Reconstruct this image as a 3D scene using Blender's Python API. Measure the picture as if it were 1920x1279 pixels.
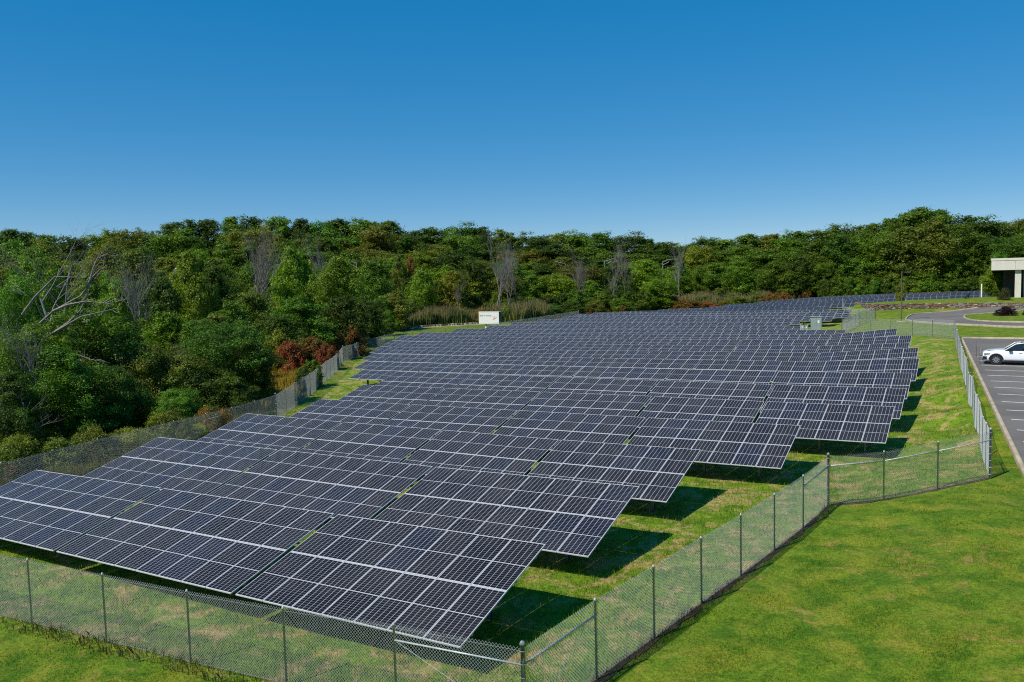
import bpy, bmesh, math, random
import numpy as np
from mathutils import Matrix, Vector

for o in list(bpy.data.objects):
    bpy.data.objects.remove(o)
scene = bpy.context.scene
R_ = math.radians

# ------------------------------------------------------------------ camera
CAM_Z = 9.0
PITCH, ROLL = R_(4.5), R_(1.5)
fwd = Vector((0, math.cos(PITCH), -math.sin(PITCH)))
right0 = Vector((1, 0, 0))
down0 = fwd.cross(right0)
right = right0 * math.cos(ROLL) + down0 * math.sin(ROLL)
down = right0 * -math.sin(ROLL) + down0 * math.cos(ROLL)
cam_d = bpy.data.cameras.new('camera')
cam_d.lens, cam_d.sensor_width = 28.0, 36.0
cam_d.clip_start, cam_d.clip_end = 0.5, 6000
cam = bpy.data.objects.new('camera', cam_d)
cam.matrix_world = Matrix(((right.x, -down.x, -fwd.x, 0), (right.y, -down.y, -fwd.y, 0),
                           (right.z, -down.z, -fwd.z, CAM_Z), (0, 0, 0, 1)))
scene.collection.objects.link(cam)
scene.camera = cam

# ------------------------------------------------------------------ sky and sun
SUN_EL = R_(50)
SUN_AZ = math.atan2(-0.82, -0.57)          # clockwise from +Y
sun_dir = Vector((math.sin(SUN_AZ) * math.cos(SUN_EL), math.cos(SUN_AZ) * math.cos(SUN_EL), math.sin(SUN_EL)))
world = bpy.data.worlds.new('World')
scene.world = world
world.use_nodes = True
wn = world.node_tree
sky = wn.nodes.new('ShaderNodeTexSky')
sky.sky_type = 'NISHITA'
sky.sun_disc = False
sky.sun_elevation = SUN_EL
sky.sun_rotation = SUN_AZ
sky.altitude = 300
sky.air_density = 0.6
sky.dust_density = 0.0
sky.ozone_density = 4.0
bg = wn.nodes['Background']
bg.inputs['Strength'].default_value = 0.15
sky_gamma = wn.nodes.new('ShaderNodeGamma')         # the camera's colour response, the same over the whole sky
sky_gamma.inputs['Gamma'].default_value = 0.4
sky_hsv = wn.nodes.new('ShaderNodeHueSaturation')
sky_hsv.inputs['Saturation'].default_value = 2.36
sky_hsv.inputs['Value'].default_value = 2.1
wn.links.new(sky.outputs['Color'], sky_gamma.inputs['Color'])
wn.links.new(sky_gamma.outputs['Color'], sky_hsv.inputs['Color'])
wn.links.new(sky_hsv.outputs['Color'], bg.inputs['Color'])
sun_d = bpy.data.lights.new('sun', 'SUN')
sun_d.energy = 5.0
sun_d.angle = R_(0.53)
sun_d.color = (1.0, 0.94, 0.82)
sun = bpy.data.objects.new('sun', sun_d)
sun.rotation_euler = (-sun_dir).to_track_quat('-Z', 'Y').to_euler()
scene.collection.objects.link(sun)
vs = scene.view_settings
vs.view_transform, vs.look, vs.exposure, vs.gamma = 'Standard', 'None', 0.0, 1.0
vs.use_curve_mapping = False
scene.cycles.max_bounces = 6
scene.cycles.diffuse_bounces = 2
scene.cycles.glossy_bounces = 3
scene.cycles.transparent_max_bounces = 8
scene.cycles.use_denoising = False
scene.cycles.filter_width = 1.1

# ------------------------------------------------------------------ helpers
COL = scene.collection
rng = np.random.default_rng(7)
random.seed(7)


def ordinal(n):
    words = ['first', 'second', 'third', 'fourth', 'fifth', 'sixth', 'seventh', 'eighth', 'ninth', 'tenth',
             'eleventh', 'twelfth']
    if n <= 12:
        return words[n - 1]
    suf = 'th' if 10 <= n % 100 <= 20 else {1: 'st', 2: 'nd', 3: 'rd'}.get(n % 10, 'th')
    return '%d%s' % (n, suf)


def tag(o, label=None, cat=None, group=None, kind=None):
    if label: o['label'] = label
    if cat: o['category'] = cat
    if group: o['group'] = group
    if kind: o['kind'] = kind
    return o


def empty(name, loc=(0, 0, 0), rotz=0.0):
    o = bpy.data.objects.new(name, None)
    o.empty_display_size = 0.3
    o.location = loc
    o.rotation_euler = (0, 0, rotz)
    COL.objects.link(o)
    return o


def obj(name, mesh, parent=None, mat=None, loc=None, matrix=None):
    o = bpy.data.objects.new(name, mesh)
    COL.objects.link(o)
    if mat is not None and len(mesh.materials) == 0:
        mesh.materials.append(mat)
    if parent is not None:
        o.parent = parent
    if matrix is not None:
        o.matrix_basis = matrix
    elif loc is not None:
        o.location = loc
    return o


def np_mesh(name, verts, faces, mats=(), attr=None, smooth=False, midx=None):
    """verts (n,3); faces list of int arrays (m,k) with fixed k, or one such array"""
    me = bpy.data.meshes.new(name)
    if isinstance(faces, np.ndarray):
        faces = [faces]
    faces = [np.asarray(f, dtype=np.int32) for f in faces if len(f)]
    nl = sum(f.size for f in faces)
    nf = sum(len(f) for f in faces)
    me.vertices.add(len(verts))
    me.vertices.foreach_set('co', np.asarray(verts, dtype=np.float32).ravel())
    me.loops.add(nl)
    me.polygons.add(nf)
    me.loops.foreach_set('vertex_index', np.concatenate([f.ravel() for f in faces]))
    tot = np.concatenate([np.full(len(f), f.shape[1], dtype=np.int32) for f in faces])
    st = np.concatenate([[0], np.cumsum(tot)[:-1]]).astype(np.int32)
    me.polygons.foreach_set('loop_start', st)
    me.polygons.foreach_set('loop_total', tot)
    if midx is not None:
        me.polygons.foreach_set('material_index', np.asarray(midx, dtype=np.int32))
    if smooth:
        me.polygons.foreach_set('use_smooth', np.ones(nf, dtype=bool))
    me.update(calc_edges=True)
    me.validate()
    if attr:
        for k, v in attr.items():
            v = np.asarray(v, dtype=np.float32)
            if v.ndim == 1:
                at = me.attributes.new(k, 'FLOAT', 'POINT')
                at.data.foreach_set('value', v)
            else:
                at = me.attributes.new(k, 'FLOAT_COLOR', 'POINT')
                at.data.foreach_set('color', v.ravel())
    for m in mats:
        me.materials.append(m)
    return me


class MB:
    """collects simple solids into one mesh"""
    def __init__(self):
        self.v, self.f, self.m = [], [], []

    def box(self, x0, x1, y0, y1, z0, z1, m=0):
        b = len(self.v)
        self.v += [(x0, y0, z0), (x1, y0, z0), (x1, y1, z0), (x0, y1, z0), (x0, y0, z1), (x1, y0, z1), (x1, y1, z1), (x0, y1, z1)]
        for q in ((0, 3, 2, 1), (4, 5, 6, 7), (0, 1, 5, 4), (1, 2, 6, 5), (2, 3, 7, 6), (3, 0, 4, 7)):
            self.f.append([b + i for i in q]); self.m.append(m)
        return self

    def poly(self, pts, m=0):
        b = len(self.v)
        self.v += [tuple(p) for p in pts]
        self.f.append(list(range(b, b + len(pts)))); self.m.append(m)
        return self

    def tube(self, pts, radii, n=6, m=0, cap=True):
        pts = [Vector(p) for p in pts]
        rings = []
        for i, p in enumerate(pts):
            d = (pts[min(i + 1, len(pts) - 1)] - pts[max(i - 1, 0)])
            d.normalize()
            ref = Vector((0, 0, 1)) if abs(d.z) < 0.9 else Vector((1, 0, 0))
            x = d.cross(ref).normalized(); y = d.cross(x)
            b = len(self.v)
            r = radii[i] if hasattr(radii, '__len__') else radii
            for k in range(n):
                t = 2 * math.pi * k / n
                self.v.append(tuple(p + x * (r * math.cos(t)) + y * (r * math.sin(t))))
            rings.append(b)
        for a, b in zip(rings[:-1], rings[1:]):
            for k in range(n):
                k2 = (k + 1) % n
                self.f.append([a + k, b + k, b + k2, a + k2]); self.m.append(m)
        if cap:
            self.f.append([rings[0] + k for k in range(n)]); self.m.append(m)
            self.f.append([rings[-1] + k for k in reversed(range(n))]); self.m.append(m)
        return self

    def lathe(self, prof, n=10, m=0, cx=0, cy=0):
        rings = []
        for r, z in prof:
            b = len(self.v)
            for k in range(n):
                t = 2 * math.pi * k / n
                self.v.append((cx + r * math.cos(t), cy + r * math.sin(t), z))
            rings.append(b)
        for a, b in zip(rings[:-1], rings[1:]):
            for k in range(n):
                k2 = (k + 1) % n
                self.f.append([a + k, a + k2, b + k2, b + k]); self.m.append(m)
        self.f.append([rings[0] + k for k in reversed(range(n))]); self.m.append(m)
        self.f.append([rings[-1] + k for k in range(n)]); self.m.append(m)
        return self

    def mesh(self, name, mats, smooth=False):
        me = bpy.data.meshes.new(name)
        me.from_pydata(self.v, [], self.f)
        me.polygons.foreach_set('material_index', np.array(self.m, dtype=np.int32))
        if smooth:
            me.polygons.foreach_set('use_smooth', np.ones(len(self.f), dtype=bool))
        for m in (mats if isinstance(mats, (list, tuple)) else [mats]):
            me.materials.append(m)
        me.update()
        return me


# ------------------------------------------------------------------ node helpers
class NT:
    def __init__(self, mat):
        self.t = mat.node_tree
        self.n = self.t.nodes

    def new(self, ty, **kw):
        nd = self.n.new(ty)
        for k, v in kw.items():
            setattr(nd, k, v)
        return nd

    def link(self, a, b):
        self.t.links.new(a, b)

    def val(self, sock, v):
        if hasattr(v, 'is_output') or isinstance(v, bpy.types.NodeSocket):
            self.t.links.new(v, sock)
        else:
            sock.default_value = v

    def math(self, op, a, b=None, c=None, clamp=False):
        nd = self.new('ShaderNodeMath', operation=op, use_clamp=clamp)
        self.val(nd.inputs[0], a)
        if b is not None: self.val(nd.inputs[1], b)
        if c is not None: self.val(nd.inputs[2], c)
        return nd.outputs[0]

    def mix(self, f, a, b, blend='MIX'):
        nd = self.new('ShaderNodeMix', data_type='RGBA', blend_type=blend)
        self.val(nd.inputs[0], f)
        self.val(nd.inputs[6], a if not isinstance(a, tuple) else (*a, 1.0)[:4])
        self.val(nd.inputs[7], b if not isinstance(b, tuple) else (*b, 1.0)[:4])
        return nd.outputs[2]

    def ramp(self, v, lo, hi, a=0.0, b=1.0, smooth=True):
        nd = self.new('ShaderNodeMapRange', interpolation_type='SMOOTHSTEP' if smooth else 'LINEAR')
        self.val(nd.inputs[0], v)
        nd.inputs[1].default_value, nd.inputs[2].default_value = lo, hi
        nd.inputs[3].default_value, nd.inputs[4].default_value = a, b
        return nd.outputs[0]

    def noise(self, vec, scale, detail=3, rough=0.55, dist=0.0, out='Fac'):
        nd = self.new('ShaderNodeTexNoise')
        nd.inputs['Scale'].default_value = scale
        nd.inputs['Detail'].default_value = detail
        nd.inputs['Roughness'].default_value = rough
        nd.inputs['Distortion'].default_value = dist
        if vec is not None: self.link(vec, nd.inputs['Vector'])
        return nd.outputs[out]


def new_mat(name):
    m = bpy.data.materials.new(name)
    m.use_nodes = True
    nt = NT(m)
    return m, nt, nt.n['Principled BSDF']


def simple_mat(name, col, rough=0.6, metal=0.0, var=0.0, scale=3.0, bump=0.0, coat=0.0, spec=0.5):
    m, nt, p = new_mat(name)
    tc = nt.new('ShaderNodeTexCoord').outputs['Object']
    if var:
        n = nt.noise(tc, scale, 4)
        dark = tuple(c * (1 - var) for c in col); lite = tuple(min(1, c * (1 + var)) for c in col)
        nt.link(nt.mix(nt.ramp(n, 0.3, 0.7), dark, lite), p.inputs['Base Color'])
        nt.link(nt.ramp(n, 0.2, 0.8, max(0.02, rough - 0.08), min(1, rough + 0.08)), p.inputs['Roughness'])
    else:
        p.inputs['Base Color'].default_value = (*col, 1)
        p.inputs['Roughness'].default_value = rough
    p.inputs['Metallic'].default_value = metal
    p.inputs['Specular IOR Level'].default_value = spec
    if coat: p.inputs['Coat Weight'].default_value = coat
    if bump:
        b = nt.new('ShaderNodeBump')
        b.inputs['Strength'].default_value = bump
        b.inputs['Distance'].default_value = 0.02
        nt.link(nt.noise(tc, scale * 4, 4), b.inputs['Height'])
        nt.link(b.outputs['Normal'], p.inputs['Normal'])
    return m

# ------------------------------------------------------------------ survey of the place (metres; camera stands at 0, 0, 9)
PSI, TAU = R_(31.1), R_(15.2)
AX = np.array([math.cos(PSI), -math.sin(PSI)])      # along the panel rows
HX = np.array([math.sin(PSI), math.cos(PSI)])       # across the rows, away from the camera
ROW0, ROWP = 14.0, 6.59
MW, ML = 1.06, 2.12                                 # module pitch across and up the slope
CLEAR = 0.85
# row number: (distance along the row, height of the lower panel edge)
ROWS = [
    (1,[(-34.9,0.29),(-26.0,0.49),(-17.4,0.66),(-10.0,0.83)]),
    (2,[(-36.0,0.39),(-27.3,0.52),(-18.5,0.62),(-10.0,0.80)]),
    (3,[(-37.1,0.46),(-29.5,0.50),(-23.0,0.57),(-16.3,0.62),(-10.0,0.74)]),
    (4,[(-37.8,0.33),(-30.2,0.41),(-22.3,0.54),(-14.8,0.65),(-7.4,0.79)]),
    (5,[(-39.8,0.32),(-32.3,0.44),(-17.1,0.70),(-10.4,0.76),(-4.1,0.87)]),
    (6,[(-43.6,0.47),(-11.6,0.81),(-4.1,0.93)]),
    (7,[(-50.0,0.36),(-19.0,0.76),(-12.9,0.84),(-4.3,1.05)]),
    (8,[(-55.2,0.32),(-32.0,0.60),(-20.4,0.77),(-11.5,0.90),(-4.3,1.34)]),
    (9,[(-60.2,0.41),(-35.3,0.59),(-23.3,0.80),(-12.4,0.93),(-4.8,1.55)]),
    (10,[(-64.1,0.47),(-38.6,0.60),(-25.5,0.72),(-13.1,0.94),(-6.0,1.37)]),
    (11,[(-68.0,0.62),(-41.9,0.63),(-27.7,0.74),(-14.0,0.97),(-6.3,1.54)]),
    (12,[(-70.1,0.55),(-45.1,0.65),(-29.8,0.77),(-14.0,1.02),(-8.1,1.72)]),
    (13,[(-68.5,0.63),(-48.4,0.67),(-32.0,0.85),(-14.1,1.04)]),
    (14,[(-67.0,0.68),(-51.7,0.75),(-34.2,0.85),(-20.1,1.01)]),
    (15,[(-65.8,0.79),(-54.9,0.81),(-36.3,0.91),(-22.9,1.01)]),
    (16,[(-65.2,0.91),(-38.5,1.05),(-24.0,1.17)]),
    (17,[(-65.3,1.04),(-40.7,1.22),(-23.8,1.25)]),
    (18,[(-65.0,1.12),(-42.8,1.20),(-20.4,1.40)]),
    (19,[(-64.4,1.03),(-45.0,1.18),(-27.8,1.40),(-19.0,1.55)]),
    (20,[(-61.5,0.96),(-47.2,1.22),(-29.1,1.59),(-24.8,1.71)]),
    (21,[(-57.5,0.93),(-49.3,1.14),(-30.5,1.79),(-24.0,2.18)]),
    (22,[(-54.3,0.79),(-32.8,1.78),(-20.6,2.38)]),
    (23,[(-50.8,0.89),(-32.2,1.87),(-18.7,2.47)]),
    (24,[(-48.6,1.11),(-31.4,1.99),(-17.6,2.55)]),
    (25,[(-44.0,1.44),(-28.4,2.23),(-14.4,2.56)]),
    (26,[(-40.4,1.59),(-25.2,2.20),(-7.3,2.54)]),
    (27,[(-37.4,1.69),(-21.8,2.29),(0.1,2.58)]),
    (28,[(-33.3,1.82),(-16.1,2.38),(0.1,2.73)]),
]


def row_pt(s, d):
    return AX * s + HX * d


def park_z(h):
    return 0.85 + (h - 36.0) * 0.022


def kerb_a(h):                                      # kerb line of the car park
    return 1.24 - (h - 37.7) * 0.07


def terrain_points():
    P = []
    for k, prof in ROWS:
        d = ROW0 + ROWP * (k - 1)
        ss = [q[0] for q in prof]; zz = [q[1] for q in prof]
        for s in np.linspace(ss[0], ss[-1], max(3, int((ss[-1] - ss[0]) / 7))):
            z = float(np.interp(s, ss, zz)) - CLEAR
            x, y = row_pt(s, d)
            P.append((x, y, z))
            if k == 28:
                x, y = row_pt(s, d + 6); P.append((x, y, z + 0.1))
        if k <= 7:
            x, y = row_pt(ss[-1] + 2.0, d + 2); P.append((x, y, zz[-1] - CLEAR + 0.05))
    # front fence and the mown verge before it
    for s, z in ((-40, -0.5), (-34, -0.4), (-28, -0.32), (-22, -0.28), (-15, -0.28), (-8, -0.2)):
        x, y = row_pt(s, 12.2); P.append((x, y, z))
        x, y = row_pt(s, 8.0); P.append((x, y, z + 0.05))
    P += [(0.1, 15.0, -0.12), (3.5, 18.9, 0.02), (6.7, 22.8, 0.05), (9.9, 26.8, 0.15), (11.5, 28.8, 0.3), (14.2, 29.6, 0.35),
          (16.6, 30.2, 0.6), (18.3, 30.2, 0.8), (5, 17, 0.08), (8, 20, 0.2), (10, 24, 0.2), (13, 26, 0.4), (10, 15, 0.4),
          (16, 26, 0.75), (20, 26, 0.8), (15, 19, 0.7), (20, 18, 0.85), (4, 10, 0.1), (12, 6, 0.4), (0, 0, -0.2), (-12, 4, -0.4),
          (-30, 10, -0.6), (30, 0, 1.0), (20, -30, 0.4), (-20, -30, -0.4), (-60, 0, -1.0)]
    # car park and the bank along its fence
    for h in (30, 37, 44, 51, 58, 65, 72, 79, 88):
        ka = kerb_a(h)
        for da in (1.0, 6, 14, 26, 45):
            x, y = AX * (ka + da) + HX * h; P.append((x, y, park_z(h) - 0.22))
        x, y = AX * (ka - 0.3) + HX * h; P.append((x, y, park_z(h) - 0.02))
        if h >= 37:
            x, y = AX * (ka - 1.2) + HX * h; P.append((x, y, park_z(h) - 0.1))
    # lawn and drive behind the car park
    for a, h, z in ((-3, 97, 2.05), (3, 97, 2.1), (12, 96, 2.1), (25, 96, 2.2), (45, 95, 2.3), (-5, 106, 1.95), (-9, 112, 1.75), (-3, 112, 1.95), (4, 110, 2.0),
                    (15, 112, 2.1), (30, 112, 2.3), (-13, 118, 1.5), (-9, 124, 1.85), (-2, 122, 1.95), (6, 124, 2.0), (15, 125, 2.1), (-14, 110, 1.1), (-17, 118, 0.9),
                    (-13, 130, 2.0), (-5, 132, 2.0), (3, 134, 2.05), (12, 134, 2.1), (30, 134, 2.3), (-10, 136, 2.1), (-3, 139.5, 2.2), (3, 141.5, 2.4), (-15, 134, 2.1)):
        x, y = AX * a + HX * h; P.append((x, y, z))
    # lawn above the stone wall
    P += [(58.5, 134, 3.2), (60.5, 131, 3.25), (64, 129.5, 3.25), (70, 127, 3.3), (75, 122, 3.4), (66, 138, 3.25), (75, 136, 3.35), (72, 146, 3.1), (85, 142, 3.5),
          (84, 128, 3.8), (95, 130, 3.9), (110, 128, 4.0), (78, 121, 3.3), (95, 116, 3.4), (130, 120, 4.0)]
    P += [(57.0, 124, 2.25), (61, 126.4, 2.3), (66, 124.5, 2.3), (71, 121.5, 2.45), (75, 117.5, 2.7), (56, 130, 1.9)]
    # wet ground and meadow on the left
    P += [(-24.5, 31, -0.5), (-21, 40, -0.48), (-18.3, 47.2, -0.48), (-16.4, 54.8, -0.48), (-17, 64, -0.47), (-18, 77, -0.4), (-19.5, 92, -0.2), (-18.9, 101, -0.13),
          (-17, 110, -0.13), (-14, 117, -0.13), (-10, 121, -0.1), (-30, 45, -0.9), (-45, 55, -1.2), (-26, 60, -0.8), (-26, 75, -0.9), (-30, 92, -0.9), (-50, 85, -1.3),
          (-50, 120, -1.0), (-28, 112, -0.4), (-18, 128, 0.2), (-5, 132, 0.4), (-20, 143, 0.4), (-5, 148, 0.6), (8, 152, 0.9), (-20, 160, 0.3), (20, 170, 1.2), (-70, 70, -1.2),
          (-80, 150, 0.0), (-30, 185, 1.2), (15, 195, 1.6), (45, 205, 2.0), (70, 215, 2.3), (100, 205, 3.0), (130, 190, 3.5), (-90, 210, 4.0), (-40, 225, 4.5), (20, 240, 4.0),
          (70, 250, 4.0), (120, 240, 4.0), (-110, 280, 8.0), (-40, 290, 8.0), (30, 300, 6.0), (110, 290, 6.0), (180, 150, 4.5), (180, 60, 3.0), (130, 30, 2.0),
          (80, 20, 1.4), (-150, 120, 0.0), (-150, 20, -1.5)]
    for t in range(12):
        P.append((700 * math.sin(t * math.pi / 6), 700 * math.cos(t * math.pi / 6), 6.0))
        P.append((2600 * math.sin(t * math.pi / 6), 2600 * math.cos(t * math.pi / 6), 4.0))
    return np.array(P, dtype=np.float64)


_TP = terrain_points()
_D = np.sqrt(((_TP[:, None, :2] - _TP[None, :, :2]) ** 2).sum(-1))
_n = len(_TP)
_A = np.zeros((_n + 1, _n + 1))
_A[:_n, :_n] = -_D
_A[np.arange(_n), np.arange(_n)] -= 0.35            # a little smoothing
_A[:_n, _n] = 1
_A[_n, :_n] = 1
_W = np.linalg.solve(_A, np.concatenate([_TP[:, 2], [0]]))


def gz(x, y):
    """height of the ground"""
    x = np.atleast_1d(np.asarray(x, dtype=np.float64)); y = np.atleast_1d(np.asarray(y, dtype=np.float64))
    out = np.empty(x.shape).ravel()
    xf, yf = x.ravel(), y.ravel()
    for i in range(0, len(xf), 20000):
        d = np.sqrt((xf[i:i + 20000, None] - _TP[None, :, 0]) ** 2 + (yf[i:i + 20000, None] - _TP[None, :, 1]) ** 2)
        out[i:i + 20000] = -d @ _W[:_n] + _W[_n]
    return out.reshape(x.shape)


def g1(x, y):
    return float(gz(x, y)[0])

# ------------------------------------------------------------------ ground
WILD = [(-40, 16), (-24.8, 26.6), (-21.3, 40), (-18.6, 47.2), (-16.7, 54.8), (-17.3, 64), (-18.3, 77), (-20, 92), (-21, 101), (-21.5, 110), (-22, 118), (-21.5, 130), (-21.5, 143), (-13, 147),
        (-3, 150), (2, 147), (4, 138), (8, 145), (14, 154), (25, 163), (45, 176), (70, 194), (95, 182), (112, 173), (150, 165), (4000, 165),
        (4000, 4000), (-4000, 4000), (-4000, -300), (-60, -300)]
ARRAY = [(-24.5, 26.7), (0.05, 15.1), (11.5, 28.8), (18.3, 30.2), (44.2, 79.3), (42.5, 101), (49, 112), (52, 122), (57, 136), (64, 147), (78, 154), (100, 160), (112, 173),
         (95, 182), (70, 194), (45, 176), (25, 163), (14, 154), (4, 138), (-4, 126), (-10, 122), (-15, 118), (-18.9, 101), (-20, 92), (-18.3, 77), (-17.3, 64), (-16.7, 54.8), (-18.6, 47.2), (-21.3, 40)]


def inside(px, py, poly):
    px, py = np.asarray(px), np.asarray(py)
    r = np.zeros(px.shape, dtype=bool)
    n = len(poly)
    for i in range(n):
        x0, y0 = poly[i]; x1, y1 = poly[(i + 1) % n]
        if y0 == y1: continue
        c = ((y0 > py) != (y1 > py)) & (px < (x1 - x0) * (py - y0) / (y1 - y0) + x0)
        r ^= c
    return r


def zones(x, y):
    w = inside(x, y, WILD); a = inside(x, y, ARRAY) & ~w
    m = ~(w | a)
    return np.stack([m, a, w, np.ones_like(m)], -1).astype(np.float32)


def grow(a, b, s, g=1.16):
    out = []
    x = a
    while abs(x - a) < abs(b - a):
        out.append(x); x += s if b > a else -s; s *= g
    return out + [b]


xs = np.array(sorted(set(np.round(grow(-60, -2600, 2)[1:] + list(np.arange(-60, -28, 1.3)) + list(np.arange(-28, 34, 0.6)) + list(np.arange(34, 110, 1.3)) + grow(110, 2600, 2), 3))))
ys = np.array(sorted(set(np.round(grow(6, -900, 2)[1:] + list(np.arange(6, 62, 0.6)) + list(np.arange(62, 176, 1.3)) + grow(176, 2600, 2), 3))))
GX, GY = np.meshgrid(xs, ys)
GZ = gz(GX, GY)
wildm = inside(GX, GY, WILD)
GZ = GZ + np.where(wildm, 0.12, 0.02) * (np.sin(GX * 1.9 + np.sin(GY * 0.8) * 2) * np.sin(GY * 1.6 + np.cos(GX * 0.7) * 2)) * (GY < 400)
nx, ny = len(xs), len(ys)
idx = np.arange(nx * ny).reshape(ny, nx)
quads = np.stack([idx[:-1, :-1], idx[:-1, 1:], idx[1:, 1:], idx[1:, :-1]], -1).reshape(-1, 4)


def ground_colour(nt):
    """colour of grass and soil from position and zone, shared by the ground and the blades standing on it"""
    pos = nt.new('ShaderNodeNewGeometry').outputs['Position']
    sep = nt.new('ShaderNodeSeparateXYZ'); nt.link(pos, sep.inputs[0])
    flat = nt.new('ShaderNodeCombineXYZ'); nt.link(sep.outputs[0], flat.inputs[0]); nt.link(sep.outputs[1], flat.inputs[1])
    v = flat.outputs[0]
    at = nt.new('ShaderNodeAttribute', attribute_name='zone')
    zs = nt.new('ShaderNodeSeparateColor'); nt.link(at.outputs['Color'], zs.inputs[0])
    big = nt.noise(v, 0.35, 4, 0.6, 0.4)
    mid = nt.noise(v, 1.3, 4, 0.65, 0.6)
    fine = nt.noise(v, 9.0, 3, 0.7)
    dry = nt.noise(v, 0.55, 5, 0.7, 1.2)
    # mown lawn with the arcs left by the mower
    dx = nt.math('SUBTRACT', sep.outputs[0], 10.5); dy = nt.math('SUBTRACT', sep.outputs[1], 16.5)
    rad = nt.math('SQRT', nt.math('ADD', nt.math('MULTIPLY', dx, dx), nt.math('MULTIPLY', nt.math('MULTIPLY', dy, dy), 0.55)))
    rad = nt.math('ADD', rad, nt.math('MULTIPLY', big, 2.6))
    wave = nt.math('SINE', nt.math('MULTIPLY', rad, 4.3))
    lawn = nt.mix(nt.ramp(mid, 0.36, 0.66), (0.062, 0.14, 0.007), (0.145, 0.225, 0.014))
    lawn = nt.mix(nt.ramp(nt.noise(v, 0.7, 5, 0.65, 0.5), 0.45, 0.7, 0.0, 0.75), lawn, (0.21, 0.23, 0.02))
    patch = nt.math('MULTIPLY', nt.ramp(big, 0.4, 0.62, 0.1, 0.75), nt.ramp(nt.noise(v, 0.5, 4, 0.7, 1.0), 0.35, 0.6))
    lawn = nt.mix(nt.math('MULTIPLY', nt.ramp(wave, 0.0, 0.9), patch), lawn, (0.24, 0.25, 0.028))
    lawn = nt.mix(nt.math('MULTIPLY', nt.ramp(wave, -0.9, 0.0, 0.65, 0.0), patch), lawn, (0.05, 0.13, 0.006))
    lawn = nt.mix(nt.ramp(dry, 0.54, 0.68, 0.0, 0.75), lawn, (0.27, 0.22, 0.045))
    bare = nt.math('MULTIPLY', nt.ramp(dry, 0.6, 0.7), nt.ramp(nt.noise(v, 4.5, 4, 0.7), 0.48, 0.6))
    lawn = nt.mix(nt.math('MULTIPLY', bare, 0.75), lawn, (0.4, 0.28, 0.15))
    # longer, patchier grass inside the fence
    rough = nt.mix(nt.ramp(mid, 0.32, 0.66), (0.075, 0.17, 0.008), (0.17, 0.26, 0.015))
    tan = nt.noise(v, 0.85, 5, 0.72, 0.8)
    rough = nt.mix(nt.ramp(tan, 0.47, 0.62, 0.0, 0.9), rough, (0.4, 0.3, 0.12))
    rough = nt.mix(nt.math('MULTIPLY', nt.ramp(nt.noise(v, 2.4, 4, 0.6), 0.56, 0.7), 0.7), rough, (0.035, 0.075, 0.012))
    # weeds and leaf litter outside
    wild = nt.mix(nt.ramp(mid, 0.35, 0.65), (0.045, 0.06, 0.014), (0.1, 0.115, 0.02))
    wild = nt.mix(nt.ramp(big, 0.5, 0.68), wild, (0.14, 0.1, 0.03))
    c = nt.mix(zs.outputs[1], lawn, rough)
    c = nt.mix(zs.outputs[2], c, wild)
    c = nt.mix(nt.ramp(fine, 0.35, 0.7, 0.0, 0.75), c, nt.mix(1.0, c, (0.45, 0.47, 0.45), 'MULTIPLY'))
    c = nt.mix(nt.ramp(nt.noise(v, 24.0, 2, 0.6), 0.42, 0.62, 0.0, 0.7), c, nt.mix(1.0, c, (1.55, 1.45, 1.4), 'MULTIPLY'))
    return c, v, fine


m_ground, nt, p = new_mat('grass_ground')
c, v, fine = ground_colour(nt)
nt.link(c, p.inputs['Base Color'])
p.inputs['Roughness'].default_value = 0.9
p.inputs['Specular IOR Level'].default_value = 0.15
b = nt.new('ShaderNodeBump'); b.inputs['Strength'].default_value = 0.7; b.inputs['Distance'].default_value = 0.06
nt.link(nt.math('ADD', nt.noise(v, 14, 4, 0.7), nt.math('MULTIPLY', nt.noise(v, 2.5, 3), 1.5)), b.inputs['Height'])
nt.link(b.outputs['Normal'], p.inputs['Normal'])

ground = obj('ground', np_mesh('ground', np.stack([GX, GY, GZ], -1).reshape(-1, 3), quads, [m_ground],
                               {'zone': zones(GX.ravel(), GY.ravel())}, smooth=True))
tag(ground, 'grassy ground under the panels, lawns and wood', kind='structure')

# grass blades: short on the lawns, longer between the panels
m_blade, nt, p = new_mat('grass_blade')
c, v, fine = ground_colour(nt)
va = nt.new('ShaderNodeAttribute', attribute_name='var').outputs['Fac']
c = nt.mix(1.0, c, nt.mix(va, (0.75, 0.8, 0.7), (1.75, 1.7, 1.4)), 'MULTIPLY')
nt.link(c, p.inputs['Base Color'])
p.inputs['Roughness'].default_value = 0.7
p.inputs['Specular IOR Level'].default_value = 0.2
tr = nt.new('ShaderNodeBsdfTranslucent'); nt.link(c, tr.inputs['Color'])
mx = nt.new('ShaderNodeMixShader'); mx.inputs[0].default_value = 0.3
nt.link(p.outputs[0], mx.inputs[1]); nt.link(tr.outputs[0], mx.inputs[2])
nt.link(mx.outputs[0], nt.n['Material Output'].inputs['Surface'])


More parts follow.
